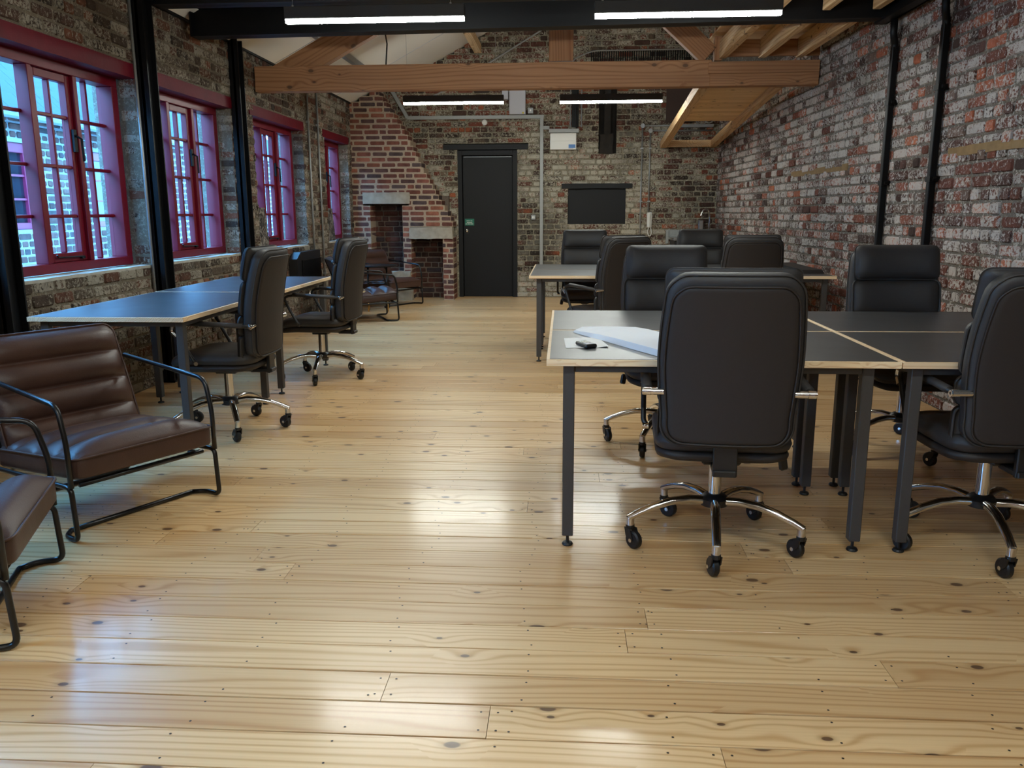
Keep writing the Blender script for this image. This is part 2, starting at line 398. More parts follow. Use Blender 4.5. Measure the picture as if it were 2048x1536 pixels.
def wall_bricks(wall, name, bricks, pal, mat_obj, mat_merged, score, depth=.1, proud=(.003, .014), alpha=lambda u, z: R.uniform(0, 1), n_single=300, jit=.004, ch=.008):
    """the bricks that show largest are parts of their own, the rest one joined part"""
    order = sorted(range(len(bricks)), key=lambda i: -score(bricks[i]))
    single = set(order[:n_single])
    # shared unit bricks: local x 0..1, z 0..1, y 0 (back) .. 1 (front)
    variants = []
    for q in range(6):
        J = lambda s: R.uniform(-s, s)
        def ring(y, iu, iz, cu, cz, q=1.0):
            P = [(cu, 0), (1-cu, 0), (1, cz), (1, 1-cz), (1-cu, 1), (cu, 1), (0, 1-cz), (0, cz)]
            return [(iu+x*(1-2*iu)+J(.010)*q, y, iz+z*(1-2*iz)+J(.035)*q) for x, z in P]
        V = ring(1, .05, .12, .05, .16)+ring(.90, .005, .01, .05, .18, .6)+ring(0, 0, 0, .03, .1, 0)
        F = [(7, 6, 5, 4, 3, 2, 1, 0)]+[(a+i, a+(i+1) % 8, a+8+(i+1) % 8, a+8+i) for a in (0, 8) for i in range(8)]
        me = MB().add(V, F).mesh('brick_shape'); me.materials.append(mat_obj); variants.append(me)
    VV = []; FF = []; CC = []
    for i, (a, b, za, zb) in enumerate(bricks):
        pr = R.uniform(*proud); c = pick(pal); al = alpha((a+b)/2, (za+zb)/2)
        if i in single:
            o = bpy.data.objects.new('brick', variants[R.randrange(6)]); COL.objects.link(o); o.parent = wall
            o.location = (a, -depth, za); o.scale = (b-a, depth+pr, zb-za); o.color = (*c, al)
        else:
            base = len(VV); J = lambda: R.uniform(-jit, jit)
            for (yy, ins, k) in ((pr, ch, 1), (pr-.011, .001, .6), (-depth, 0, 0)):
                A, B, Z, T = a+ins, b-ins, za+ins, zb-ins; c1, c2 = .011, .012
                for (x, z) in ((A+c1, Z), (B-c1, Z), (B, Z+c2), (B, T-c2), (B-c1, T), (A+c1, T), (A, T-c2), (A, Z+c2)): VV.append((x+J()*k, yy, z+J()*k))
            FF += [tuple(base+x for x in range(7, -1, -1))]+[tuple(base+x for x in (s+k, s+(k+1) % 8, s+8+(k+1) % 8, s+8+k)) for s in (0, 8) for k in range(8)]
            CC += [(*c, al)]*24
    if VV:
        me = bpy.data.meshes.new('brickwork'); me.from_pydata(VV, [], FF)
        ca = me.color_attributes.new('Col', 'FLOAT_COLOR', 'POINT'); ca.data.foreach_set('color', np.array(CC, dtype=np.float32).ravel())
        me.materials.append(mat_merged); me.update()
        bm = bmesh.new(); bm.from_mesh(me); bmesh.ops.recalc_face_normals(bm, faces=bm.faces); bm.to_mesh(me); bm.free()
        o = bpy.data.objects.new('brickwork', me); COL.objects.link(o); o.parent = wall; o['kind'] = 'stuff'
def backing(mb, z0, course, z_top, intervals, thick, y=0.0):
    z = z0
    while z < z_top-1e-4:
        zt = min(z+course, z_top)
        for (a, b) in intervals(z, zt): mb.box(a, b, -thick, y, z, zt)
        z += course
CAMP = Vector((0, 0, 1.27))
def cut(base, holes, za, zb):
    segs = list(base); zm = (za+zb)/2
    for (h0, h1, g0, g1) in holes:
        if g0 < zm < g1:
            ns = []
            for (a, b) in segs:
                if h1 <= a or h0 >= b: ns.append((a, b)); continue
                if h0 > a: ns.append((a, h0))
                if h1 < b: ns.append((h1, b))
            segs = ns
    return [(a, b) for a, b in segs if b-a > .02]
C = .0775
def roof_z(x): return 2.77+.52*(x+3.05) if x < .6 else 4.668-.52*(x-.6)

# ------------------------------------------------------------------ floor
floor_me = MB().box(-3.4, 3.0, -3.2, 13.0, -.12, -.022).mesh('floor')
floor = struct(link('floor', floor_me, M['subfloor']))
PITCH = .1428; y = 1.813-PITCH*12; ri = 0; plank_n = 0; nails = MB()
def nail(x, yy):
    r = .0035; nails.add([(x+r*math.cos(k*pi/3), yy+r*math.sin(k*pi/3), .0010) for k in range(6)], [(0, 1, 2, 3, 4, 5)])
joints_known = {}
while y < 12.62:
    y0_, y1_ = y, y+PITCH-.0046-(.002 if R.random() < .25 else 0)
    xs = [-3.12]; x = -3.12+R.uniform(.5, 3.4)
    while x < 2.5: xs.append(x); x += R.uniform(1.9, 3.6)
    xs.append(2.6)
    if xs[-1]-xs[-2] < .3: xs.pop(-2)
    for a, b in zip(xs[:-1], xs[1:]):
        L = b-.0008-(a+.0008); h = R.uniform(-.0006, .0006)
        mb = MB(); c = .0008; W = y1_-y0_
        mb.add([(0, 0, -.02), (L, 0, -.02), (L, W, -.02), (0, W, -.02), (0, 0, h-c), (L, 0, h-c), (L, W, h-c), (0, W, h-c), (0, c, h), (L, c, h), (L, W-c, h), (0, W-c, h)],
               [(0, 3, 2, 1), (0, 1, 5, 4), (1, 2, 6, 5), (2, 3, 7, 6), (3, 0, 4, 7), (4, 5, 9, 8), (6, 7, 11, 10), (5, 6, 10, 9), (7, 4, 8, 11), (8, 9, 10, 11)])
        if y < 12.55 and y > -.2: link('floor_plank', mb.mesh('floor_plank'), M['floor'], floor, (a+.0008, y0_, 0)); plank_n += 1
        for xx in (a+.022, b-.022):
            nail(xx, y0_+.03); nail(xx, y1_-.03)
    if y > 1.2:
        xj = -2.95+.03*math.sin(ri)
        while xj < 2.5:
            if R.random() < .93: nail(xj+R.uniform(-.012, .012), y0_+.026+R.uniform(-.004, .004))
            if R.random() < .93: nail(xj+R.uniform(-.012, .012), y1_-.026+R.uniform(-.004, .004))
            xj += .405
    y += PITCH; ri += 1
no = nails.obj('nail_heads', plain('nail_iron', (48, 42, 38), .5), floor); no['kind'] = 'stuff'
# boards behind the camera, joined
bk = MB(); yy = -3.0
while yy < .1-PITCH+.02:
    bk.box(-3.1, 2.7, yy, yy+PITCH-.003, -.02, 0); yy += PITCH
o = bk.obj('floorboards_behind', M['floor'], floor); o['kind'] = 'stuff'

# ------------------------------------------------------------------ walls
bm_r1 = brick_mat('brick_right_single', 1.12, (214, 210, 206), .35, True); bm_r2 = brick_mat('brick_right', 1.12, (214, 210, 206), .35, False)
bm_f1 = brick_mat('brick_far_single', 1.12, (204, 198, 180), .75, True); bm_f2 = brick_mat('brick_far', 1.12, (204, 198, 180), .75, False)
bm_l1 = brick_mat('brick_left_single', 1.05, (182, 174, 158), .45, True); bm_l2 = brick_mat('brick_left', 1.05, (182, 174, 158), .45, False)
bm_b1 = brick_mat('brick_breast_single', .15, (186, 172, 150), .2, True, .6); bm_b2 = brick_mat('brick_breast', .15, (186, 172, 150), .2, False, .6)
mo_r = mortar_mat('mortar_right', (106, 101, 95), .75, (190, 187, 180))
mo_f = mortar_mat('mortar_far', (126, 120, 104), .9, (180, 172, 152))
mo_l = mortar_mat('mortar_left', (116, 106, 92), .8, (150, 144, 130))
mo_b = mortar_mat('mortar_breast', (176, 156, 134), .3, (196, 182, 160))

# right wall (local x = along the wall away from the camera, local y = into the room)
ang = math.radians(90)+math.atan(.031)
RW = Matrix.Translation((2.609, 0, 0)) @ Matrix.Rotation(ang, 4, 'Z')
def iv_right(a, b): return cut([(-3.2, 12.70)], [(4.72, 5.62, 1.59, 1.66), (7.33, 8.93, 1.595, 1.665)], a, b)
mb = MB(); backing(mb, 0, C, C*50, iv_right, .3)
wr = struct(mb.obj('wall_right', mo_r)); wr.matrix_world = RW
br = [b for b in lay(0, 0, C, .222, 3, .010, lambda a, b: [(s, e) for s, e in [(max(s, 3.4), e) for s, e in iv_right(a, b)] if e > s], C*37)]
def white_patch(u, z):
    v = R.uniform(0, 1)*.9
    if 6.2 < u < 11 and z > 1.4: v += .12
    if R.random() < .14: v -= .9
    return v
def sc_right(b):
    u, z = (b[0]+b[1])/2, (b[2]+b[3])/2; p = RW @ Vector((u, 0, z)); d = p-CAMP
    vis = 1 if (u > 4.75 and z < 2.75 and z > .72) else .02
    return vis/(d.length**2)*((b[1]-b[0])/.2)*abs(d.x)/d.length
wall_bricks(wr, 'brick', br, PAL['right'], bm_r1, bm_r2, sc_right, alpha=white_patch)
PENDING = []
for (a, b, z, lab) in ((4.72, 5.60, 1.595, 'w'), (7.35, 8.92, 1.60, 'w')):
    PENDING.append((a, b, z))

# left wall: local x = towards the camera (u = -Y), local y = into the room (+X)
LW = Matrix.Translation((-3.05, 0, 0)) @ Matrix.Rotation(math.radians(-90), 4, 'Z')
WIN = [(-.45, 1.12), (1.40, 2.92), (3.02, 4.22), (4.48, 5.99), (6.26, 7.71), (8.32, 9.84), (10.80, 11.90)]
WIN = [w for w in WIN if w != (3.02, 4.22)]
WIN[1] = (2.55, 4.06)
HZ0, HZ1 = .885, 2.29
def iv_left(a, b): return cut([(-12.7, 3.2)], [(-y1-.03, -y0+.03, HZ0, HZ1) for y0, y1 in WIN], a, b)
mb = MB()
LC = HZ0/11.5
zz = [0.0]
while zz[-1] < 3.0: zz.append(zz[-1]+C)
def backing_exact(mb, base, holes, zmax, thick):
    zs = sorted({0, zmax, *[h[2] for h in holes], *[h[3] for h in holes]})
    for za, zb in zip(zs[:-1], zs[1:]):
        for (a, b) in cut(base, holes, za, zb): mb.box(a, b, -thick, 0, za, zb)
holesL = [(-y1-.03, -y0+.03, HZ0, HZ1) for y0, y1 in WIN]
backing_exact(mb, [(-12.7, 3.2)], holesL, 2.78, .32)
wl = struct(mb.obj('wall_left', mo_l)); wl.matrix_world = LW
CL = HZ0/11
bl = []
for (z_a, z_b) in ((0, HZ0), (HZ0, 2.78)):
    n = round((z_b-z_a)/.079); cc = (z_b-z_a)/n
    bl += lay(0, z_a, cc, .215, 3, .010, lambda a, b: [(s, min(e, -3.2)) for s, e in cut([(-12.7, 3.2)], holesL, a, b) if s < -3.25], z_b)
def sc_left(b):
    u, z = (b[0]+b[1])/2, (b[2]+b[3])/2; p = LW @ Vector((u, 0, z)); d = p-CAMP
    vis = 1 if (-u > 4.55 and z < 2.72) else .02
    return vis/(d.length**2)*((b[1]-b[0])/.2)*abs(d.x)/d.length
wall_bricks(wl, 'brick', bl, PAL['left'], bm_l1, bm_l2, sc_left, depth=.115, proud=(.003, .014), alpha=lambda u, z: R.uniform(0, 1.0)-(.9 if R.random() < .2 else 0))

# far wall (local x = -X, local y = towards the camera)
FW = Matrix.Translation((0, 12.55, 0)) @ Matrix.Rotation(pi, 4, 'Z')
holesF = [(.69, 1.575, 0, 2.155), (.53, 1.78, 2.155, 2.235), (-.905, -.055, 1.055, 1.60), (-.99, .035, 1.60, 1.665), (-.75, -.49, 2.09, 3.0)]
def roof_int(a, b):
    zm = (a+b)/2
    # X range under the roof at this height
    xl = -3.05 if zm < 2.77 else -3.05+(zm-2.77)/.52
    xr = 2.30 if zm < 3.78 else .6+(4.668-zm)/.52
    return (-xr, -xl)
def iv_far(a, b):
    s, e = roof_int(a, b)
    return cut([(s, e)], holesF, a, b) if e-s > .1 else []
mb = MB(); mb.box(-2.5, 3.3, -.5, -.16, -.1, 4.9); backing(mb, 0, C, 4.65, iv_far, .2)
wf = struct(mb.obj('wall_far', mo_f)); wf.matrix_world = FW
bf = [b for b in lay(0, 0, C, .235, 4, .011, iv_far, 4.6) if not ((b[0]+b[1])/2 > 1.62 and (b[0]+b[1])/2 > 1.62+(0 if (b[2]+b[3])/2 < 1.1 else .62*((b[2]+b[3])/2-1.1)))]
def sc_far(b):
    u, z = (b[0]+b[1])/2, (b[2]+b[3])/2
    vis = 1 if (-2.2 < u < 2.0 and z < 2.6 and not (u < -.6 and z < 1.0)) else .1
    return vis*(b[1]-b[0])*(b[3]-b[2])
wall_bricks(wf, 'brick', bf, PAL['far'], bm_f1, bm_f2, sc_far, depth=.12, alpha=lambda u, z: R.uniform(0, 1)+(.35 if z < 2.2 and -.6 < u < .65 else 0)-(.25 if z > 2.4 else 0)-(.9 if R.random() < .12 else 0))

# chimney breast with its raked side and two hearth openings
BW = Matrix.Translation((0, 12.10, 0)) @ Matrix.Rotation(pi, 4, 'Z')
rake = [(0, 1.60), (1.12, 1.60), (1.44, 1.78), (1.82, 1.99), (2.34, 2.24), (2.93, 2.63), (3.02, 2.70)]
def rx(z):
    for (z0, x0), (z1, x1) in zip(rake[:-1], rake[1:]):
        if z0 <= z <= z1: return x0+(x1-x0)*(z-z0)/(z1-z0)
    return 2.8
holesB = [(2.33, 2.80, .30, 1.38), (1.75, 2.215, 0, .885), (2.23, 2.90, 1.38, 1.545), (1.61, 2.225, .885, 1.05), (2.33, 2.80, 0, .30)]
def iv_br(a, b):
    zm = (a+b)/2; e = 3.05 if zm < 2.75 else 3.05-(zm-2.75)/.52
    return cut([(rx(zm), e)], holesB, a, b) if e-rx(zm) > .05 else []
mb = MB(); backing(mb, 0, .0755, 3.0, lambda a, b: iv_br(a, b), .45)
cb_ = struct(mb.obj('wall_chimney_breast', mo_b), 'raked brick chimney breast in the far corner beside the black door'); cb_.matrix_world = BW
bb = lay(0, 0, .0755, .228, 0, .012, iv_br, 3.0)
wall_bricks(cb_, 'brick', bb, PAL['breast'], bm_b1, bm_b2, lambda b: (b[1]-b[0]), depth=.33, proud=(.002, .007), jit=.0025, ch=.005, alpha=lambda u, z: R.uniform(0, .6)+(.5 if z < .95 and R.random() < .5 else 0))
# niche backs
ib = []
for (u0_, u1_, z1_) in ((2.33, 2.80, 1.38), (1.75, 2.215, .885)):
    ib += lay(0, 0, .0755, .228, 0, .012, lambda a, b: [(u0_, u1_)], z1_)
bn1 = brick_mat('brick_niche_single', -.1, (150, 140, 130), .3, True, .6); bn2 = brick_mat('brick_niche', -.1, (150, 140, 130), .3, False, .6)
nw = struct(MB().box(1.70, 2.85, -.1, 0, 0, 1.5).obj('wall_hearth_back', mortar_mat('mortar_hearth', (110, 98, 88), -.3, (150, 140, 130)))); nw.matrix_world = Matrix.Translation((0, 12.44, 0)) @ Matrix.Rotation(pi, 4, 'Z')
wall_bricks(nw, 'brick', ib, PAL['niche'], bn1, bn2, lambda b: 1, depth=.08, alpha=lambda u, z: R.uniform(0, .4))
def rock(x0, x1, y0, y1, z0, z1, amp=.008, n=8, seed=0):
    bm = bmesh.new(); bmesh.ops.create_cube(bm, size=1); bmesh.ops.subdivide_edges(bm, edges=bm.edges[:], cuts=n, use_grid_fill=True)
    for v in bm.verts:
        v.co = Vector(((x0+x1)/2+v.co.x*(x1-x0), (y0+y1)/2+v.co.y*(y1-y0), (z0+z1)/2+v.co.z*(z1-z0)))
    for v in bm.verts:
        q = mnoise.noise_vector(v.co*11+Vector((seed, 0, 0)))*amp + mnoise.noise_vector(v.co*35+Vector((seed, 5, 0)))*amp*.4; v.co += q
    mb_ = MB(); bm.verts.index_update(); mb_.add([v.co for v in bm.verts], [[v.index for v in f.verts] for f in bm.faces]); bm.free(); return mb_
for (a, b, z) in PENDING: rock(a, b, -.05, .010, z+.002, z+.058, .004, 12, seed=a).obj('timber_bond', M['old_wood'], wr, True, 40)
l1 = rock(2.215, 2.90, -.12, .02, 1.385, 1.545, seed=1).obj('stone_lintel', M['stone'], cb_, True, 40)
l2 = rock(1.605, 2.235, -.12, .03, .885, 1.05, seed=4).obj('stone_lintel', M['stone'], cb_, True, 40)
rock(2.34, 2.79, -.32, -.02, .0, .24, .012, seed=7).obj('hearth_stone', M['stone'], cb_, True, 40)
rock(2.22, 2.55, -.05, .08, .30, .42, .012, seed=9).obj('hearth_stone', M['stone'], cb_, True, 40)
rock(2.20, 2.46, -.06, .07, 0, .17, .012, seed=12).obj('hearth_stone', M['stone'], cb_, True, 40)

# back wall behind the camera
wb = struct(MB().box(-3.4, 3.1, -3.3, -3.1, 0, 4.8).obj('wall_back', mortar_mat('back_wall_render', (120, 92, 78), -.1, (170, 160, 150))))

# ------------------------------------------------------------------ ceiling
def slab(x0, x1, th=.06):
    z0_, z1_ = roof_z(x0), roof_z(x1)
    return [(x0, z0_), (x1, z1_), (x1, z1_+th), (x0, z0_+th)]
cl = struct(MB().prism(slab(-3.4, .6), 'y', -3.3, 13.0).obj('ceiling', M['ceiling']))
cr = struct(MB().prism(slab(.6001, 3.1), 'y', -3.3, 13.0).obj('ceiling_right_slope', M['ceiling']))
# panel seams + steel purlin under the left slope
for yy in (8.95, 11.35):
    MB().prism([(-3.04, roof_z(-3.04)-.004), (.5, roof_z(.5)-.004), (.5, roof_z(.5)+.01), (-3.04, roof_z(-3.04)+.01)], 'y', yy, yy+.012).obj('ceiling_joint', M['grey_plastic'], cl)
px_, = (-2.50,)
pur = MB().box(px_-.03, px_+.03, 7.0, 12.5, roof_z(px_)-.075, roof_z(px_)-.01).obj('steel_purlin', M['galv']); tag(pur, 'thin grey steel purlin running under the white sloping ceiling', 'purlin')
wp = MB().box(-1.30, -1.20, 7.0, 12.52, 3.49, 3.60).obj('timber_purlin', M['joist']); tag(wp, 'pale timber purlin running back to the far gable under the ceiling', 'purlin')
# eaves strip where the ceiling meets the left wall
MB().box(-3.05, -3.02, -3, 12.5, 2.765, 2.785).obj('trim_1', M['black_steel'])['kind'] = 'structure'

# ------------------------------------------------------------------ windows
def window(idx, y0, y1, lights, arms=True):
    """crimson timber window in the left wall; local x = -Y, local y = towards the room, frame face .12 behind the wall face"""
    W = y1-y0
    root = MB()
    zb, zt = .90, 2.20; fx = -.12; dp = .085
    # outer frame
    root.cbox(-y1, -y0, fx-dp-.03, fx, zb, zb+.06, .003).cbox(-y1, -y0, fx-dp-.03, fx, zt-.065, zt, .003)
    root.cbox(-y1, -y1+.075, fx-dp-.03, fx, zb+.06, zt-.065, .003).cbox(-y0-.075, -y0, fx-dp-.03, fx, zb+.06, zt-.065, .003)
    wo = struct(root.obj('window_%d' % idx, M['red'])); wo.matrix_world = LW
    ww = (W-.15-.045*(lights-1))/lights; zs0, zs1 = zb+.06, zt-.065
    cas = 1 if lights == 3 else 1
    for k in range(lights):
        a = -y1+.075+k*(ww+.045); b = a+ww
        if k: MB().cbox(a-.045, a, fx-dp, fx-.002, zs0, zs1, .003).obj('mullion', M['red'], wo)
        is_c = (k == 1)
        g0, g1, h0, h1 = a, b, zs0, zs1; yy = fx-dp
        if is_c:
            c = MB().cbox(a+.002, a+.052, fx-.075, fx-.025, zs0+.002, zs1-.002, .004).cbox(b-.052, b-.002, fx-.075, fx-.025, zs0+.002, zs1-.002, .004)
            c.cbox(a+.052, b-.052, fx-.075, fx-.025, zs1-.052, zs1-.002, .004).cbox(a+.052, b-.052, fx-.075, fx-.025, zs0+.002, zs0+.06, .004)
            c = c.obj('casement', M['red'], wo); g0, g1, h0, h1 = a+.052, b-.052, zs0+.06, zs1-.052; yy = fx-.055; par = c
        else: par = wo
        # glazing bars: one upright, three cross bars
        mid = (g0+g1)/2
        MB().cbox(mid-.011, mid+.011, yy-.018, yy+.02, h0, h1, .004).obj('glazing_bar', M['red'], par)
        zr = [1.25, 1.56, 1.87]
        for z in zr: MB().cbox(g0, g1, yy-.017, yy+.019, z-.011, z+.011, .004).obj('glazing_bar', M['red'], par)
        zl = [h0]+zr+[h1]
        for z0_, z1_ in zip(zl[:-1], zl[1:]):
            for (q0, q1) in ((g0, mid), (mid, g1)):
                MB().box(q0, q1, yy-.003, yy, z0_, z1_).obj('pane', M['glass'], par)
        if is_c:
            # casement stay on the bottom rail and the catch on the mullion side
            MB().tube(fillet([(g0+.01, fx-.01, zs0+.03), (g1-.02, fx-.012, zs0+.035), (g1-.01, fx-.012, zs0+.05)], .02), .005, 6).box(g0, g0+.04, fx-.03, fx-.008, zs0+.015, zs0+.028).obj('casement_stay', M['black_steel'], c)
            MB().box(a+.005, a+.04, fx-.03, fx-.008, 1.66, 1.80).tube([(a+.02, fx-.005, 1.76), (a+.02, fx+.03, 1.74), (a+.015, fx+.03, 1.60)], .008, 6).obj('catch', M['black_steel'], c)
    # painted timber lintel at the wall face and rough sill
    n = 16; lb = MB(); L0, L1 = -y1-.05, -y0+.12
    for k in range(1):
        lb = rock(L0, L1, -.13, .012, 2.198, 2.295, .003, 10, seed=idx)
    lb.obj('lintel', M['lintel_red'], wo, True, 40)
    rock(-y1-.03, -y0+.03, -.13, .006, .872, .893, .006, 12, seed=idx+20).obj('window_sill', M['plaster_sill'], wo, True, 50)
    return wo
for i, (y0_, y1_) in enumerate(WIN): window(i+1, y0_, y1_, 2 if y1_ > 11 else 3)

# steel columns on the left wall
for n_, (ya, yb) in enumerate(((4.25, 4.39), (6.02, 6.17), (7.75, 7.88))):
    zt = (2.75, 2.96, 2.80)[n_]
    m_ = MB().box(-3.04, -2.95, ya, ya+.012, 0, zt).box(-3.04, -2.95, yb-.012, yb, 0, zt).box(-3.005, -2.985, ya, yb, 0, zt).box(-3.04, -2.95, ya, yb, 0, .015)
    m_ = m_.obj('steel_column', M['black_steel'])
    tag(m_, ['black steel column at the nearest corner of the window desk', 'black steel column rising between the first two windows behind the desk', 'black steel column between the second and third windows under the steel beam'][n_], 'column')
cd = MB().tube([(-3.03, 6.0, .1), (-3.03, 6.0, 2.75)], .011, 8).obj('wall_conduit', M['galv'], smooth=True); tag(cd, 'galvanised conduit pipe running up beside the steel column near the first window', 'pipe')
for n_, yy in enumerate((10.03, 10.42)):
    c_ = thing('wall_conduit', ['galvanised conduit on the left wall, the nearer of the pair', 'galvanised conduit on the left wall, the farther of the pair beside the last window'][n_], 'pipe', (-3.022, yy, 0))
    MB().tube([(0, 0, .03), (0, 0, 2.74)], .013, 8).obj('pipe', M['galv'], c_, True)
    for z in (.5, 1.4, 2.3): MB().box(-.02, .012, -.022, .022, z, z+.025).obj('clip', M['galv'], c_)

# ------------------------------------------------------------------ steel beams, truss, joists
def ibeam(x0, y0, x1, y1, zb, zt, name, lab, fl=.14):
    d = Vector((x1-x0, y1-y0, 0)); L = d.length; a = math.atan2(d.y, d.x)
    o = MB().box(0, L, -fl/2, fl/2, zb, zb+.014).box(0, L, -fl/2, fl/2, zt-.014, zt).box(0, L, -.006, .006, zb, zt).box(0, .012, -fl/2, fl/2, zb, zt).box(L-.012, L, -fl/2, fl/2, zb, zt).obj(name, M['black_steel'])
    o.location = (x0, y0, 0); o.rotation_euler = (0, 0, a); tag(o, lab, 'beam'); return o
ibeam(-2.96, 6.88, 2.37, 6.62, 2.635, 2.86, 'steel_beam', 'wide black steel beam crossing the room behind the near lights')
ibeam(-2.94, 6.20, 1.30, 6.16, 2.715, 2.92, 'steel_beam', 'black steel beam at the top of the frame, fixed to the column beside the first window')
o = MB().box(2.33, 2.42, 3.0, 6.60, 2.60, 2.615).box(2.405, 2.42, 3.0, 6.60, 2.60, 2.80).box(2.33, 2.42, 3.0, 6.60, 2.785, 2.80).obj('steel_channel', M['black_steel']); tag(o, 'black steel channel running along the top of the right brick wall', 'beam')
o.rotation_euler = (0, 0, .012)
# timber truss
TY = 8.34; tr = thing('roof_truss', 'timber roof truss spanning the room above the far desks', 'truss', (0, TY, 0))
tr.rotation_euler = (0, 0, -.03)
def beam(name, p0, p1, h, th, m, parent, yoff=0):
    """timber between two points in the truss plane (x,z), height h, thickness th, grain along it"""
    a, b = Vector((p0[0], 0, p0[1])), Vector((p1[0], 0, p1[1])); d = b-a; L = d.length
    o = MB().cbox(0, L, -th/2, th/2, -h/2, h/2, .004).obj(name, m, parent); o.location = (a.x, yoff, a.z); o.rotation_euler = (0, -math.atan2(d.z, d.x), 0); return o
beam('tie_beam', (-3.03, 2.545), (1.36, 2.525), .235, .13, M['timber'], tr)
beam('tie_beam_extension', (1.33, 2.57), (2.335, 2.57), .105, .14, M['timber'], tr, -.008)
beam('tie_beam_extension', (1.345, 2.463), (2.335, 2.463), .11, .13, M['timber'], tr, -.004)
beam('principal_rafter', (-2.80, 2.56), (.02, 4.03), .235, .10, M['timber'], tr, .012)
MB().cbox(-.115, .115, -.06, .06, 2.66, 4.3, .004).obj('king_post', M['timber_z'], tr).location = (-.04, .015, 0)
beam('strut', (1.34, 2.69), (.05, 3.86), .19, .10, M['timber'], tr, .015)
MB().cbox(-.035, .035, -.05, .05, 2.64, 2.93, .003).obj('post', M['timber_z'], tr).location = (1.42, .02, 0)
# joists and boards of the flat strip along the right wall
JX = [1.46, 1.82, 2.16]; 
js = thing('joist_ceiling', 'flat timber ceiling strip of joists and boards above the right side', 'ceiling', (0, 0, 0))
for x in JX:
    MB().cbox(x-.033, x+.033, 6.70, 8.27, 2.655, 2.82, .003).obj('joist', M['joist'], js)
for x in (1.53, 1.885, 2.24):
    MB().cbox(x-.028, x+.028, 3.0, 6.56, 2.69, 2.85, .003).obj('joist', M['joist'], js)
yy = 5.2
while yy < 8.9:
    o = MB().box(0, 1.06, 0, .108, 0, .018).obj('ceiling_plank', M['ceil_board'], js); o.location = (1.36, yy, 2.852); yy += .111
for (a, b) in ((1.50, 1.785), (1.855, 2.125), (2.195, 2.33)): MB().cbox(a, b, 8.21, 8.25, 2.665, 2.81, .003).obj('noggin', M['timber'], js)
hf = thing('descending_frame', 'pale timber frame sloping down to the far wall, partly boarded', 'frame', (0, 0, 0))
sl = (2.16-2.40)/(12.40-8.42)
def rail(x0, x1, w, h, y0_, y1_, ztop0):
    mb_ = MB(); pts = []
    for (xc, yv) in ((x0, y0_), (x1, y1_)):
        zt = ztop0+sl*(yv-8.42)
        pts += [(xc-w/2, yv, zt-h), (xc+w/2, yv, zt-h), (xc+w/2, yv, zt), (xc-w/2, yv, zt)]
    return mb_.add(pts, [(0, 1, 2, 3), (7, 6, 5, 4), (0, 4, 5, 1), (1, 5, 6, 2), (2, 6, 7, 3), (3, 7, 4, 0)])
rail(1.31, 1.42, .085, .095, 8.38, 12.50, 2.50).obj('rail', M['joist'], hf)
rail(2.02, 2.12, .075, .095, 8.38, 12.50, 2.50).obj('rail', M['joist'], hf)
MB().cbox(1.46, 2.08, 12.38, 12.46, 2.165, 2.26, .003).obj('end_rail', M['joist'], hf)
yy = 8.42
while yy < 10.55:
    o = MB().box(0, .64, 0, .128, 0, .018).obj('plank', M['ceil_board'], hf); o.location = (1.355+(yy-8.4)*.026, yy, 2.475+sl*(yy-8.42)); o.rotation_euler = (math.atan(sl), 0, 0); yy += .131

# ------------------------------------------------------------------ lamps
def lamp(x0, y_, z, lab, L=1.16, hang=.3, tm='tube'):
    t = thing('linear_light', lab, 'light', (x0, y_, z), 0, 'suspended black linear lights')
    MB().cbox(0, L, -.032, .032, .012, .085, .003).obj('housing', M['black_plastic'], t)
    MB().box(.004, L-.004, -.021, .021, -.010, .012).obj('diffuser', M[tm], t)
    for x in (.05, L-.09):
        MB().tube([(x, 0, .085), (x, 0, min(.085+hang, roof_z(x0+x)-z-.002))], .0016, 5).tube([(x, 0, .083), (x, 0, .10)], .007, 6).obj('suspension_wire', M['galv'], t)
for (x, y_, z, lab, hg) in ((-1.80, 5.60, 2.47, 'black linear light above the aisle, nearer left of the four lit tubes', 1.0), (.18, 5.60, 2.47, 'black linear light over the near desks, nearer right of the four lit tubes', 1.4),
                        (-1.86, 9.92, 2.49, 'black linear light above the grey trunking, farther left of the four lit tubes', 1.0), (-.06, 9.92, 2.485, 'black linear light in front of the sooty slot, farther right of the four lit tubes', 1.4),
                        ):
    lamp(x, y_, z, lab, hang=hg)
for (x, y_, w_) in ((-1.78, 1.1, 'above the camera, over the armchair side'), (.2, 1.1, 'above the camera, over the desk side'), (-1.78, -2.0, 'at the back of the room, window side'), (.2, -2.0, 'at the back of the room, brick wall side')):
    lamp(x, y_, 2.47, 'black linear light '+w_, hang=1.0, tm='tube_b')

# ------------------------------------------------------------------ right wall pipes
def on_right(u, y, z): return RW @ Vector((u, y, z))
for n_, (ua, top) in enumerate(((6.50, 2.60), (5.73, 2.62))):
    t = thing('wall_pipe', ['black square downpipe on the right wall, the farther of the two', 'black square downpipe on the right wall, the nearer of the two'][n_], 'pipe')
    t.matrix_world = RW @ Matrix.Translation((ua, .04, 0))
    MB().cbox(-.022, .022, -.022, .022, .02, 2.42, .004).obj('pipe', M['black_steel'], t)
    MB().tube(fillet([(0, 0, 2.40), (0, .0, 2.44), (-.035, .03, 2.50), (-.035, .03, top)], .03), .026, 8).obj('bend', M['black_steel'], t, True)
    for z in (.9, 1.45, 2.02): MB().box(-.034, .034, -.04, .026, z, z+.035).lathe([(.014, 0), (.014, .02)], (-.045, -.01, z+.017), 8, 'y').obj('clip', M['black_steel'], t)

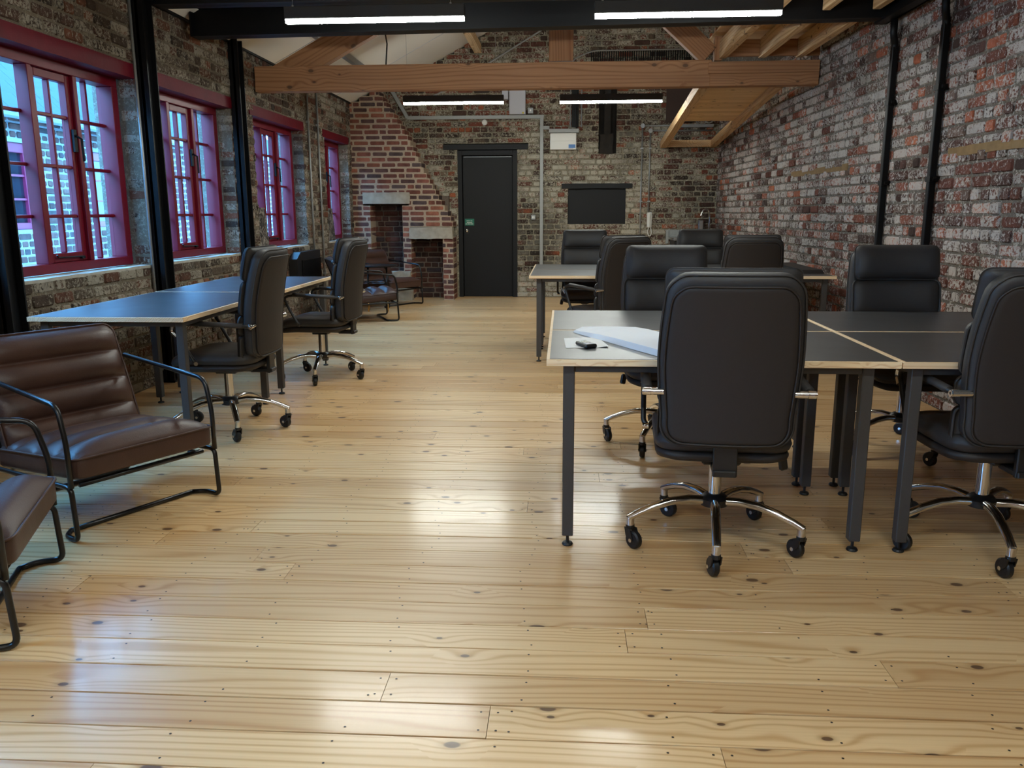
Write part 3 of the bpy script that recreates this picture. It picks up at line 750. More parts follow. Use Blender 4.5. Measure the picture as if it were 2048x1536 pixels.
# ------------------------------------------------------------------ far wall fittings
YF = 12.55
d1 = MB().box(-1.575, -.69, YF+.06, YF+.10, 0, 2.15)
d1 = MB().cbox(-1.505, -.765, YF+.075, YF+.12, .004, 2.075, .003)
dr = struct(d1.obj('door_1', M['door_black']), 'black flush door with a small green notice')
MB().cbox(-1.575, -1.51, YF-.0, YF+.12, 0, 2.15, .003).cbox(-.76, -.69, YF-.0, YF+.12, 0, 2.15, .003).cbox(-1.51, -.76, YF+.0, YF+.12, 2.08, 2.15, .003).obj('door_frame', M['door_black'], dr)
MB().box(-1.575, -.69, YF-.012, YF, 2.10, 2.112).obj('door_frame', M['door_black'], dr)
MB().box(-1.49, -.78, YF+.068, YF+.075, 2.058, 2.064).obj('drip_strip', M['galv'], dr)
MB().lathe([(.012, 0), (.026, -.01), (.030, -.03), (.022, -.045), (.004, -.048)], (-1.455, YF+.075, .99), 14, 'y').obj('door_knob', M['chrome'], dr, True)
MB().lathe([(.038, 0), (.038, -.006)], (-1.455, YF+.076, .98), 16, 'y').obj('lock_rose', M['black_plastic'], dr)
sg = MB().box(-1.485, -1.345, YF+.071, YF+.074, 1.065, 1.165).obj('door_notice', plain('green_notice', (6, 106, 84), .5)); tag(sg, 'small green notice with three white lines on the black door', 'sign')
rows_ = [(1.135, (-.045, .012), (.018, .045)), (1.112, (-.04, .04)), (1.089, (-.058, -.03), (-.025, .01), (.014, .058))]
tx = MB()
for r_ in rows_:
    for (a, b) in r_[1:]:
        x = a
        while x < b-.003:
            w_ = R.uniform(.003, .005); tx.box(-1.415+x, -1.415+x+w_, YF+.0702, YF+.071, r_[0]-.005, r_[0]+.004); x += w_+.0014
tx.obj('lettering', M['white_plastic'], sg)['label'] = 'three rows of small white lettering'
o = rock(-1.775, -.535, YF-.03, YF+.1, 2.158, 2.232, .003, 8, 3).obj('door_lintel', M['door_black'], smooth=True, angle=40); tag(o, 'black timber lintel over the black door', 'lintel')
bp_ = thing('blocked_opening', 'black board closing the small opening between chairs and door height', 'board', (0, 0, 0))
bp_['label'] = 'black board filling the small wall opening under a short black lintel'
MB().box(.05, .91, YF+.03, YF+.06, 1.05, 1.61).obj('board', M['door_black'], bp_)
rock(-.04, .995, YF-.035, YF+.08, 1.598, 1.668, .006, 8, 8).obj('lintel', M['door_black'], bp_, True, 40)
# sooty slot
sl_ = thing('flue_slot', 'sooty recessed slot with a charred post high on the far wall', 'recess', (0, 0, 0))
MB().box(.49, .75, YF+.13, YF+.15, 2.09, 3.0).obj('slot_back', M['soot'], sl_)
rock(.57, .66, YF-.03, YF+.11, 2.35, 3.02, .006, 8, 5).obj('charred_post', M['soot'], sl_, True, 40)
rock(.51, .70, YF-.04, YF+.11, 2.09, 2.36, .014, 8, 15).obj('charred_stump', M['soot'], sl_, True, 40)
# trunking
tk = thing('grey_trunking', 'grey metal cable trunking across the far wall and down beside the door', 'trunking')
MB().cbox(-2.30, -.30, YF-.055, YF-.005, 2.585, 2.635, .003).obj('trunk', M['galv_paint'], tk)
MB().cbox(-.357, -.307, YF-.055, YF-.005, 0.02, 2.59, .003).obj('trunk', M['galv_paint'], tk)
a_ = MB().cbox(0, .45, -.025, .025, -.025, .025, .003).obj('trunk', M['galv_paint'], tk); a_.location = (-2.29, YF-.032, 2.61); a_.rotation_euler = (0, -math.radians(180-60), 0)
MB().cbox(-.31, -.22, YF-.055, YF-.005, 2.43, 2.48, .003).obj('trunk', M['galv_paint'], tk)
cu = thing('consumer_unit', 'white fuse board with a blue sticker below the grey trunking end', 'fuse box')
MB().cbox(-.21, .17, YF-.10, YF-.005, 2.145, 2.375, .006).obj('cover', M['white_plastic'], cu)
MB().cbox(-.205, .165, YF-.108, YF-.098, 2.262, 2.37, .003).obj('flap', M['white_plastic'], cu)
MB().box(.058, .155, YF-.1015, YF-.099, 2.165, 2.215).obj('sticker', plain('blue_sticker', (66, 118, 178), .5), cu)['label'] = 'blue sticker'
MB().box(.058, .128, YF-.1015, YF-.099, 2.155, 2.165).obj('sticker', M['grey_plastic'], cu)
MB().cbox(-.23, .205, YF-.11, YF-.005, 2.38, 2.435, .004).obj('top_trunk', M['galv_paint'], cu)
o = MB().cbox(-.80, -.565, YF-.10, YF-.005, 2.64, 2.975, .005).obj('control_box', M['grey_plastic']); tag(o, 'tall pale grey control box standing on the trunking above the door', 'box')
MB().box(-.612, -.588, YF-.1015, YF-.0995, 2.648, 2.672).obj('label_sticker', plain('yellow_sticker', (200, 180, 40), .5), o)
o = MB().cbox(-.905, -.815, YF-.08, YF-.005, 2.85, 2.97, .004).obj('small_box', M['grey_plastic']); tag(o, 'small bluish grey box left of the tall control box', 'box')
o = MB().cbox(-.535, -.455, YF-.05, YF-.005, 2.655, 2.735, .004).obj('switched_spur', M['galv']); tag(o, 'little metal switch box right of the tall control box', 'switch'); MB().box(-.505, -.485, YF-.053, YF-.05, 2.685, 2.71).obj('rocker', M['white_plastic'], o)
o = MB().lathe([(.04, 0), (.04, -.02), (.03, -.03), (.004, -.032)], (-1.165, YF-.01, 2.54), 18, 'y').obj('call_bell', M['white_plastic'], smooth=True, angle=40); tag(o, 'round white sounder hanging under the trunking above the door', 'sounder')
MB().tube([(-1.165, YF-.02, 2.575), (-1.165, YF-.02, 2.60)], .005, 6).obj('stem', M['white_plastic'], o)
o = MB().cbox(-.485, -.42, YF-.04, YF-.003, 1.15, 1.22, .004).obj('light_switch', M['galv']); tag(o, 'metal double light switch right of the black door', 'switch')
MB().box(-.47, -.456, YF-.044, YF-.04, 1.17, 1.20).box(-.45, -.436, YF-.044, YF-.04, 1.17, 1.20).obj('rocker', M['white_plastic'], o)
# cable tray on the gable
ct = thing('cable_tray', 'curved black cable tray on the gable above the truss', 'cable tray')
pth = fillet([(.08, YF-.04, 2.46), (.08, YF-.04, 3.22), (.10, YF-.04, 3.38), (.38, YF-.04, 3.50), (1.75, YF-.04, 3.50)], .12)
for off in (0.0, .16):
    MB().tube([(p.x+(off if p.z < 3.3 else off*.5), p.y, p.z-(0 if p.z < 3.3 else off)) for p in pth], .010, 6).obj('tray_side', M['galv'], ct)
rg = MB()
for k in range(44):
    x = .36+k*.032; rg.box(x, x+.016, YF-.03, YF-.024, 3.36, 3.49)
rg.obj('tray_rungs', M['black_steel'], ct)
MB().box(.10, .20, YF-.03, YF-.02, 2.46, 3.3).obj('tray_web', M['black_steel'], ct)
MB().tube([(.17, YF-.045, 2.44), (.16, YF-.05, 2.7), (.17, YF-.045, 3.3)], .014, 6).obj('cable', M['rubber'], ct)
# thin conduit rising up the gable
o = MB().tube([(-2.18, YF-.03, 2.80), (-1.75, YF-.03, 2.98), (.0, YF-.03, 3.98)], .012, 6).obj('gable_conduit', M['galv']); tag(o, 'thin grey conduit climbing diagonally up the gable', 'pipe')
for n_, (x, z1_, xr) in enumerate(((1.12, 2.47, 2.0), (1.235, 2.40, 2.1))):
    t = thing('far_conduit', ['tall galvanised conduit on the far wall, the left of the pair', 'galvanised conduit above the white door phone'][n_], 'pipe', (0, YF-.025, 0))
    zb = (.3, 1.26)[n_]
    MB().tube([(x, 0, zb), (x, 0, z1_)], .011, 8).obj('pipe', M['galv'], t, True)
    MB().tube([(x, 0, z1_), (xr, 0, z1_)], .011, 8).obj('pipe', M['galv'], t, True)
    MB().lathe([(.032, -.02), (.032, .018), (.02, .024)], (x, 0, z1_), 12, 'y').obj('junction_box', M['galv'], t)
    for z in (.75, 1.40, 2.15)[n_:]: MB().box(x-.022, x+.022, -.014, .024, z, z+.016).obj('clip', M['galv'], t)
dp_ = thing('door_phone', 'white wall intercom handset with a curly lead on the far wall', 'intercom', (0, YF, 0))
MB().cbox(1.22, 1.29, -.035, -.004, 1.03, 1.25, .006).obj('body', M['white_plastic'], dp_)
MB().cbox(1.225, 1.265, -.065, -.03, 1.03, 1.245, .008).obj('handset', M['white_plastic'], dp_)
MB().tube(fillet([(1.245, -.045, 1.035), (1.23, -.045, .96), (1.25, -.045, .91), (1.275, -.045, .91), (1.29, -.04, .96), (1.275, -.03, 1.035)], .02), .007, 6).obj('lead', M['white_plastic'], dp_, True)
o = MB().cbox(1.78, 1.84, 0, .01, 0, .01, .002)
# coils of cable above the open end of the sloping frame
o = MB()
for k in range(6):
    cx = 1.72+.11*k; rx_ = .05+.012*(k % 3)
    o.tube([(cx+rx_*math.cos(a*pi/6), YF-.07-.01*k, 2.56+.04*math.sin(k*1.9)+rx_*.9*math.sin(a*pi/6)) for a in range(12)], .008, 5, closed=True)
o = o.obj('cable_coils', M['galv_paint']); tag(o, 'loops of grey cable above the open end of the sloping timber frame', 'cable')
o = MB().box(1.65, 2.12, YF-.09, YF-.01, 2.44, 2.48).obj('cable_shelf', M['galv']); tag(o, 'grey metal tray section under the cable loops in the far corner', 'cable tray')
o = MB().cbox(1.43, 1.80, 12.36, 12.40, 2.50, 3.0, .004).obj('dark_board', plain('maroon_brown_board', (58, 40, 34), .7)); tag(o, 'dark red-brown upright board behind the top of the sloping timber frame', 'board')
o = MB().tube([(-1.86, 8.9, roof_z(-1.86)), (-1.85, 8.9, 3.15), (-1.82, 8.9, 2.95), (-1.84, 8.9, 2.72)], .008, 6).obj('hanging_cable', M['rubber']); tag(o, 'short black cable hanging from the white ceiling behind the truss', 'cable')
# sink corner
sk = thing('sink_unit', 'dark sink cabinet with steel top in the far right corner', 'sink', (0, 0, 0))
MB().cbox(1.56, 2.16, 11.95, 12.50, .10, .86, .004).obj('cabinet', M['black_plastic'], sk)
MB().box(1.60, 2.14, 12.0, 12.48, 0, .10).obj('plinth', M['black_plastic'], sk)
for x in (1.57, 1.865): MB().cbox(x, x+.285, 11.935, 11.952, .12, .84, .003).obj('cabinet_door', M['black_plastic'], sk)
MB().cbox(1.54, 2.19, 11.92, 12.515, .862, .90, .003).obj('worktop', M['steel_sink'], sk)
MB().box(1.50, 2.17, 12.515, 12.54, .90, 1.0).obj('upstand', M['granite'], sk)
MB().box(1.50, 1.54, 12.50, 12.54, .80, 1.0).obj('upstand', M['granite'], sk)
tp = MB().tube(fillet([(2.10, 12.36, .90), (2.10, 12.36, 1.20), (2.08, 12.36, 1.29), (2.0, 12.34, 1.29), (1.97, 12.33, 1.20)], .06), .012, 10).lathe([(.026, 0), (.026, .05), (.014, .06)], (2.10, 12.36, .90), 14).tube([(2.10, 12.36, .97), (2.15, 12.33, .99)], .007, 6)
tp = tp.obj('swan_neck_tap', M['chrome'], smooth=True, angle=40); tag(tp, 'chrome swan neck tap over the corner sink', 'tap')
o = MB().cbox(1.955, 2.03, 12.42, 12.53, .915, 1.14, .012).obj('water_dispenser', M['steel_sink']); tag(o, 'small grey dispenser standing on the steel sink top beside the tap', 'dispenser')

# left wall: heater and photographs
ht = thing('panel_heater', 'black panel heater on the left wall behind the office chair', 'heater', (0, 0, 0))
MB().prism([(9.08, .48), (9.98, .48), (9.98, .83), (9.22, .83), (9.08, .76)], 'x', -3.03, -2.94).obj('body', M['black_plastic'], ht)
MB().cbox(-2.94, -2.925, 9.25, 9.95, .48, .74, .004).obj('front_panel', M['black_steel'], ht)
for n_, (ya, yb, xx) in enumerate(((8.30, 8.62, -3.12), (10.74, 11.18, -3.12))):
    o = MB().box(-.003, .003, 0, yb-ya, 0, .42).obj('photo_print', M['photo']); o.location = (xx+.045, ya, .898); o.rotation_euler = (0, -.07, 0)
    tag(o, ['black and white photograph leaning in the window beyond the second column', 'black and white photograph leaning in the last window'][n_], 'photograph')

# ------------------------------------------------------------------ desks
def desk(x0, y0, L, D, rz, label, ins_l=.07, ins_r=.07, ins_y=.06, legs_white=False, group='black topped desks'):
    t = thing('desk', label, 'desk', (x0, y0, 0), rz, group)
    MB().cbox(.001, L-.001, .001, D-.001, .716, .740, .0015).obj('tabletop', M['ply'], t)['label'] = 'pale plywood tabletop edge'
    MB().box(.013, L-.013, .012, D-.012, .740, .7412).obj('laminate_top', M['laminate'], t)['label'] = 'black laminate surface'
    lw = .021
    X0, X1, Y0, Y1 = ins_l, L-ins_r, ins_y, D-ins_y-.01
    for x in (X0, X1):
        for yv in (Y0, Y1):
            l_ = MB().cbox(x-lw, x+lw, yv-lw, yv+lw, .042, .716, .003).obj('leg', M['dark_frame'], t)
            MB().lathe([(.006, .008), (.006, .045)], (x, yv, 0), 10).lathe([(.02, 0), (.022, .004), (.018, .011), (.008, .013)], (x, yv, 0), 14).obj('levelling_foot', M['rubber'], l_)
    for yv in (Y0, Y1): MB().cbox(X0+lw, X1-lw, yv-.015, yv+.015, .686, .716, .002).obj('rail', M['dark_frame'], t)
    for x in (X0, X1): MB().cbox(x-.015, x+.015, Y0+lw, Y1-lw, .686, .716, .002).obj('rail', M['dark_frame'], t)
    return t
near = 'near block of four desks'; far_ = 'far block of four desks'; lef = 'window desks'
desk(-.06, 2.98, 1.268, .772, 0, 'front left desk of the near block, with papers and a phone on it', .085, .10, group=near)
desk(1.21, 2.98, 1.268, .772, 0, 'front right desk of the near block, beside the chair cut by the right edge', .07, .08, group=near)
desk(-.06, 3.755, 1.268, .772, 0, 'rear left desk of the near block', .085, .10, group=near)
desk(1.21, 3.755, 1.268, .772, 0, 'rear right desk of the near block, nearest the right wall', .07, .08, group=near)
desk(-.29, 7.00, 1.268, .772, 0, 'front left desk of the far block, with its left end to the aisle', .085, .10, group=far_)
desk(.98, 7.00, 1.268, .772, 0, 'front right desk of the far block, close to the right wall', .07, .08, group=far_)
desk(-.29, 7.775, 1.268, .772, 0, 'rear left desk of the far block, nearest the black door', .085, .10, group=far_)
desk(.98, 7.775, 1.268, .772, 0, 'rear right desk of the far block, with a black slab on it', .07, .08, group=far_)
desk(-1.95, 4.13, 1.38, .84, pi/2, 'window desk nearest the camera, its black top reflecting blue light', .07, .16, .05, group=lef)
desk(-1.95, 5.512, 1.38, .84, pi/2, 'window desk farther from the camera, between two office chairs', .16, .10, .05, group=lef)

# ------------------------------------------------------------------ office chair (faces +Y)
def make_chair():
    t = thing('office_chair', 'x', 'chair', (0, 0, 0), 0, 'high backed office chairs')
    # base
    MB().lathe([(.03, .15), (.052, .158), (.056, .185), (.040, .20), (.028, .205)], n=20).obj('hub', M['black_plastic'], t, True, 40)
    MB().lathe([(.0245, .20), (.0245, .345), (.014, .347), (.014, .37)], n=20).obj('gas_column', M['chrome'], t, True, 40)
    for k in range(5):
        a = 2*pi*k/5
        d = Vector((math.cos(a), math.sin(a), 0))
        pr = [(.035, .176), (.10, .183), (.17, .178), (.24, .160), (.30, .136), (.338, .118)]
        pts = [d*r_+Vector((0, 0, z)) for r_, z in pr]
        lg = MB().tube(pts, [.021, .020, .019, .018, .017, .016], 10, flat=.8).tube([d*.330+Vector((0, 0, .122)), d*.330+Vector((0, 0, .086))], .0155, 10)
        lg.obj('base_leg', M['chrome'], t, True, 50)
        sw = a+math.radians([200, 150, 80, 210, 120][k]); e = Vector((math.cos(sw), math.sin(sw), 0)); s_ = Vector((-e.y, e.x, 0)); c0 = d*.330
        cs = MB().tube([c0+Vector((0, 0, .090)), c0+Vector((0, 0, .074))], .017, 10)
        for sg_ in (-1, 1):
            base = c0+s_*.017*sg_
            q = [base+e*-.012+Vector((0, 0, .082)), base+e*.018+Vector((0, 0, .078)), base+e*.034+Vector((0, 0, .036)), base+e*.018+Vector((0, 0, .030)), base+e*-.004+Vector((0, 0, .05))]
            w_ = s_*.0025; vv = [p-w_ for p in q]+[p+w_ for p in q]
            cs.add(vv, [(4, 3, 2, 1, 0), (5, 6, 7, 8, 9)]+[(i, (i+1) % 5, 5+(i+1) % 5, 5+i) for i in range(5)])
        co = cs.obj('caster', M['black_plastic'], t)
        wc = c0+e*.022+Vector((0, 0, .036))
        wm = MB().lathe([(.012, -.014), (.030, -.014), (.036, -.008), (.036, .008), (.030, .014), (.012, .014)], n=20, axis='y')
        wo = wm.obj('wheel', M['rubber'], co, True, 40); wo.location = wc; wo.rotation_euler = (0, 0, sw)
        ax = MB().lathe([(.008, -.022), (.008, .022)], n=8, axis='y').obj('axle', M['chrome'], co); ax.location = wc; ax.rotation_euler = (0, 0, sw)
    # mechanism
    MB().cbox(-.07, .07, -.17, .10, .365, .405, .008).cbox(-.04, .04, -.06, .06, .345, .368, .004).obj('tilt_mechanism', M['black_plastic'], t)
    MB().lathe([(.026, 0), (.026, .07), (.01, .075)], (0, .10, .385), 12, 'y').obj('tension_knob', M['black_plastic'], t, True, 40)
    lv = MB().tube(fillet([(.07, -.02, .385), (.17, -.03, .39), (.225, -.06, .372)], .02), .005, 8).obj('lever', M['black_steel'], t, True)
    o = MB().cbox(-.016, .016, -.010, .010, -.028, .028, .006).obj('paddle', M['black_plastic'], lv); o.location = (.235, -.065, .352); o.rotation_euler = (.0, -.2, .3)
    # seat
    sw_ = .485; sd = .50
    def seatpos(a, b, h):
        v = b/(sd/2); return (a, b+.005, .425+h-.030*max(0, v-.35)**2*2.2+.012*max(0, -v-.5))
    cushion(sw_, sd, .062, lambda u, v: .018*(1-u**4)*(1-v**4)-.012*math.exp(-(u*u+v*v)*2), r=.09, pos=seatpos, er=.028).obj('seat_cushion', M['leather'], t, True)
    cushion(sw_-.01, sd-.01, .03, lambda u, v: 0, lambda u, v: -.022*(1-u**4)*(1-v**4), r=.10, pos=lambda a, b, h: seatpos(a, b, h-.030), er=.012).obj('seat_pan', M['leather_back'], t, True)
    # back: surface running up from the seat, leaning away
    H = .608; z0 = .465
    def bk(a, b, n):
        s = (b+H/2)/H; yb = -.238-.065*s-.02*s*s+.015*math.sin(pi*s); zb = z0+s*H
        dy = (-.065-.04*s+.015*pi*math.cos(pi*s))/H; nrm = Vector((0, 1, -dy)).normalized()
        curve = .035*(a/.24)**2
        return (a, yb+nrm.y*n+curve, zb+nrm.z*n)
    wf_ = lambda v: .935+.065*math.sin(pi*min(1, max(0, (1-v)/2*1.15+.05)))*1.0 - .05*max(0, v)
    cushion(.485, H, .062, lambda u, v: 0, r=.07, wf=wf_, pos=lambda a, b, h: bk(a, b, h-.045), er=.016, nu=16).obj('back_body', M['leather'], t, True)
    cushion(.445, H-.045, .012, lambda u, v: 0, r=.06, wf=wf_, pos=lambda a, b, h: bk(a, b-.012, -.045-h+.003), er=.005, nu=16).obj('back_panel', M['leather_back'], t, True)
    ol = outline(.447, H-.043, .06, wf_)
    MB().tube([bk(a, b-.012, -.053) for a, b in ol], .0042, 6, closed=True).obj('piping', M['leather_back'], t, True)
    ol = outline(.487, H, .07, wf_)
    MB().tube([bk(a, b, -.036) for a, b in ol], .0042, 6, closed=True).obj('piping', M['leather'], t, True)
    def pad(lo, hi, th, wd, name, bulge=.02):
        d_ = (hi-lo)*H; mid = (lo+hi)/2*H-H/2
        cushion(wd, d_, th, lambda u, v: bulge*(1-abs(u)**5)*(1-abs(v)**2.2), r=.035, pos=lambda a, b, h: bk(a, b+mid, h+.014), er=.030, nv=14).obj(name, M['leather'], t, True)
    pad(.695, 1.0, .058, .455, 'headrest', .026)
    pad(.385, .700, .036, .470, 'upper_back_cushion', .018)
    pad(.205, .390, .044, .478, 'lumbar_cushion', .022)
    pad(-.02, .212, .030, .470, 'lower_back_cushion', .012)
    # bracket from back to mechanism
    MB().cbox(-.042, .042, -.270, -.248, .352, .50, .004).cbox(-.04, .04, -.28, -.15, .355, .378, .004).obj('back_bracket', M['black_plastic'], t)
    for sg_ in (-1, 1):
        x = .277*sg_
        pth_ = fillet([(x, -.250, .655), (x, .10, .672), (x, .175, .655), (x, .13, .56), (x, .075, .462), (x*.93, .06, .445)], .05, 6)
        ar = MB().tube(pth_, .0105, 8).obj('armrest', M['black_plastic'], t, True)
        MB().tube([(x, -.215, .659), (x, .10, .675)], .019, 10, flat=.75).obj('arm_pad', M['leather'], ar, True)
        MB().tube([(x*.78, -.262, .655), (x*1.06, -.262, .655)], .0125, 10).lathe([(.004, -.018), (.014, -.012), (.014, .012), (.004, .018)], (x, -.262, .655), 12, 'x').obj('arm_joint', M['chrome'], ar, True, 40)
        MB().lathe([(.012, -.012), (.012, .012)], (x*.97, .062, .447), 12, 'x').obj('arm_bolt', M['chrome'], ar, True, 40)
        MB().tube(fillet([(x, .178, .655), (x, .186, .63), (x, .160, .60)], .03), .0135, 8).obj('arm_joint', M['chrome'], ar, True, 40)
    return t
ch0 = make_chair(); used = False
def place(x, y, deg, label, base=262, z=0):
    global used
    c = ch0 if not used else copy_tree(ch0)
    used = True; c.location = (x, y, z); c.rotation_euler = (0, 0, math.radians(deg)); c['label'] = label
    for ch in c.children:
        if ch.name.startswith(('base_leg', 'caster')): ch.rotation_euler = (0, 0, math.radians(base-deg))
    return c
place(.590, 3.09, -4, 'high backed office chair seen square from behind at the near desks')
place(.575, 4.50, 180, 'high backed office chair facing the camera across the near desks, left of the two', 242)
place(1.82, 4.46, 180, 'high backed office chair facing the camera in front of the black pipes', 279)
place(1.61, 3.13, 2, 'office chair at the front right desk, cut by the right edge of the photo')
place(.22, 8.52, 180, 'office chair at the far side of the far desks, nearest the black door')
place(1.42, 8.55, 182, 'office chair at the far side of the far desks, in front of the sink corner')
place(.34, 6.98, 36, 'office chair turned towards the windows on the near side of the far desks')
place(1.49, 7.02, 2, 'office chair seen square from behind on the near side of the far desks')
place(-1.97, 4.69, 90, 'office chair at the window desk nearest the camera, seen from the side', 298)
place(-1.87, 6.27, 86, 'office chair at the farther window desk, seen from the side', 276)

# ------------------------------------------------------------------ leather armchair (faces +Y; front feet at y = 0)
def make_armchair():
    t = thing('leather_armchair', 'x', 'armchair', (0, 0, 0), 0, 'channelled brown leather armchairs')
    W = .63; D = .64
    def lobes(v, n): return abs(math.sin(pi*n*(v+1)/2))**.55
    def seatf(a, b, h):  # slopes down to the back
        return (a, b-.29, .205+h+.05*(b+D/2)/D)
    cushion(W, D, .085, lambda u, v: (.012+.042*lobes(v, 4))*(1-abs(u)**5)*(1-abs(v)**9)+.008*(1-u*u), r=.045, nu=20, nv=88, pos=seatf, er=.012).obj('seat_cushion', M['brown'], t, True)
    MB().tube([seatf(a, b, .082) for a, b in outline(W+.004, D+.004, .045)], .005, 6, closed=True).obj('piping', M['brown'], t, True)
    H = .50
    def backf(a, b, h):
        s = (b+H/2)/H; y_ = -.56-.15*s-.03*s*s; z_ = .245+.485*s
        return (a, y_+h*.94, z_+h*.33)
    cushion(W-.02, H, .065, lambda u, v: .048*lobes(v, 4)*(1-abs(u)**6)*(1-abs(v)**12), r=.05, nu=20, nv=88, pos=backf, er=.014).obj('back_cushion', M['brown'], t, True)
    MB().tube([backf(a, b, .058) for a, b in outline(W-.016, H+.004, .05)], .005, 6, closed=True).obj('piping', M['brown'], t, True)
    rt = .0105
    for sg_ in (-1, 1):
        x = (W/2+.014)*sg_
        # arm loop: from the back, forward, down to the seat rail
        MB().tube(fillet([(x*.97, -.62, .60), (x, -.03, .545), (x, .006, .40), (x, .006, .225)], .045, 6), rt, 10).obj('arm_tube', M['tube_black'], t, True)
        # side rail under the cushion and down to the floor at the front, with a foot turned back
        MB().tube(fillet([(x, -.70, .02), (x, -.66, .205), (x, .004, .225), (x, .016, .012), (x, -.07, .012), (x*.86, -.12, .012)], .032, 6), rt, 10).obj('leg_tube', M['tube_black'], t, True)
    x = (W/2+.014)*.86
    MB().tube([(-x, -.12, .012), (x, -.12, .012)], rt, 10).obj('front_crossbar', M['tube_black'], t, True)
    MB().tube(fillet([(-x/.86, -.70, .02), (-x/.86*.9, -.70, .012), (x/.86*.9, -.70, .012), (x/.86, -.70, .02)], .03), rt, 10).obj('rear_crossbar', M['tube_black'], t, True)
    MB().tube([(-x, -.02, .222), (x, -.02, .222)], rt, 10).tube([(-x, -.55, .202), (x, -.55, .202)], rt, 10).obj('seat_bearer', M['tube_black'], t, True)
    MB().tube(fillet([(-x/.86*.93, -.56, .26), (-x/.86*.93, -.735, .72), (x/.86*.93, -.735, .72), (x/.86*.93, -.56, .26)], .05, 6), .009, 8).obj('back_frame', M['tube_black'], t, True)
    return t
ac = make_armchair()
def put_arm(c, x, y, deg, lab): c.location = (x, y, 0); c.rotation_euler = (0, 0, math.radians(deg)); c['label'] = lab
put_arm(ac, -1.735, 3.235, -120, 'brown leather armchair in front of the window desk, seen whole')
put_arm(copy_tree(ac), -1.74, 2.46, -69, 'brown leather armchair cut off by the left edge of the photo')
put_arm(copy_tree(ac), -2.09, 9.98, -66, 'brown leather armchair behind the farther side office chair, its back to the left wall')
put_arm(copy_tree(ac), -2.16, 11.27, -123, 'brown leather armchair in front of the hearth openings')
# side table
st = thing('side_table', 'round black wire side table with brass feet between the two far armchairs', 'table', (-2.42, 10.74, 0))
MB().lathe([(.25, .575), (.262, .580), (.262, .592), (.255, .596), (.02, .594)], n=28).obj('table_top', M['tube_black'], st, True, 40)
for k in range(4):
    a = pi/4+k*pi/2+.2; d = Vector((math.cos(a), math.sin(a), 0))
    l_ = MB().tube([d*.17+Vector((0, 0, .578)), d*.175+Vector((0, 0, .13))], .009, 8).obj('leg', M['tube_black'], st, True)
    MB().tube([d*.175+Vector((0, 0, .13)), d*.177+Vector((0, 0, .0))], .009, 8).obj('brass_tip', M['brass'], l_, True)
for z in (.14, .38): MB().tube([(.174*math.cos(a*pi/12), .174*math.sin(a*pi/12), z) for a in range(24)], .006, 6, closed=True).obj('ring', M['tube_black'], st, True)

# ------------------------------------------------------------------ things on the desks
pp = MB(); n = 8
V = []; F = []
P0 = [(.005, 3.50), (.150, 3.53), (.182, 3.255), (.012, 3.235)]
for j in range(n+1):
    for i in range(n+1):
        u, v = i/n, j/n
        x = (1-v)*((1-u)*P0[3][0]+u*P0[2][0])+v*((1-u)*P0[0][0]+u*P0[1][0]); y_ = (1-v)*((1-u)*P0[3][1]+u*P0[2][1])+v*((1-u)*P0[0][1]+u*P0[1][1])
        V.append((x, y_, .7420+.006*max(0, u-.75)*4*(1-v)+.0006*math.sin(9*u+5*v)))
for j in range(n):
    for i in range(n): q = j*(n+1)+i; F.append((q, q+1, q+n+2, q+n+1))
V2 = [(x, y_, z-.0006) for x, y_, z in V]; k = len(V); F2 = [tuple(i+k for i in f[::-1]) for f in F]
o = MB().add(V+V2, F+F2).obj('paper_sheet', M['paper'], smooth=True); tag(o, 'creased white sheet of paper under the phone on the near desk', 'paper')
ph = MB().cbox(-.024, .024, -.052, .052, 0, .015, .004).obj('mobile_phone', M['black_plastic']); ph.location = (.093, 3.275, .7435); ph.rotation_euler = (0, 0, .42); tag(ph, 'small dark mobile phone lying on the white sheet', 'phone')
MB().box(-.018, .018, -.006, .040, .015, .0156).obj('screen', plain('phone_screen', (96, 104, 104), .2), ph)
MB().box(-.017, .017, -.045, -.012, .015, .0158).obj('keypad', M['grey_plastic'], ph)
# long folded sheet
A = Vector((.055, 3.68, 0)); B = Vector((.40, 2.99, 0)); d = (B-A).normalized(); s_ = Vector((-d.y, d.x, 0)); L = (B-A).length
fs = MB(); V = []
for k in range(9):
    q = A+d*L*k/8; w = .035+.10*min(1, k/3); z = .745+.020*math.sin(pi*min(1, (k+1)/6)*.55)
    V += [q-s_*.012+Vector((0, 0, .7418)), q-s_*.004+Vector((0, 0, z)), q+s_*w+Vector((0, 0, .744+2.3*(z-.742)))]
F = []
for k in range(8):
    for j in range(2): i = k*3+j; F.append((i, i+3, i+4, i+1))
m_ = MB().add(V+[v-Vector((0, 0, .0012)) if i % 3 else v+s_*.0015 for i, v in enumerate(V)], F+[tuple(x+27 for x in f[::-1]) for f in F]).obj('folded_plan', M['paper']); tag(m_, 'long white folded paper plan propped across the near desk', 'paper')
o = MB().prism([(7.25, .7415), (8.3, .7415), (8.3, .775), (7.32, .770)], 'x', -.085, .085).obj('black_slab', M['black_plastic']); o.location = (2.135, 0, 0)
tag(o, 'flat black slab lying at the wall end of the far desks', 'slab')

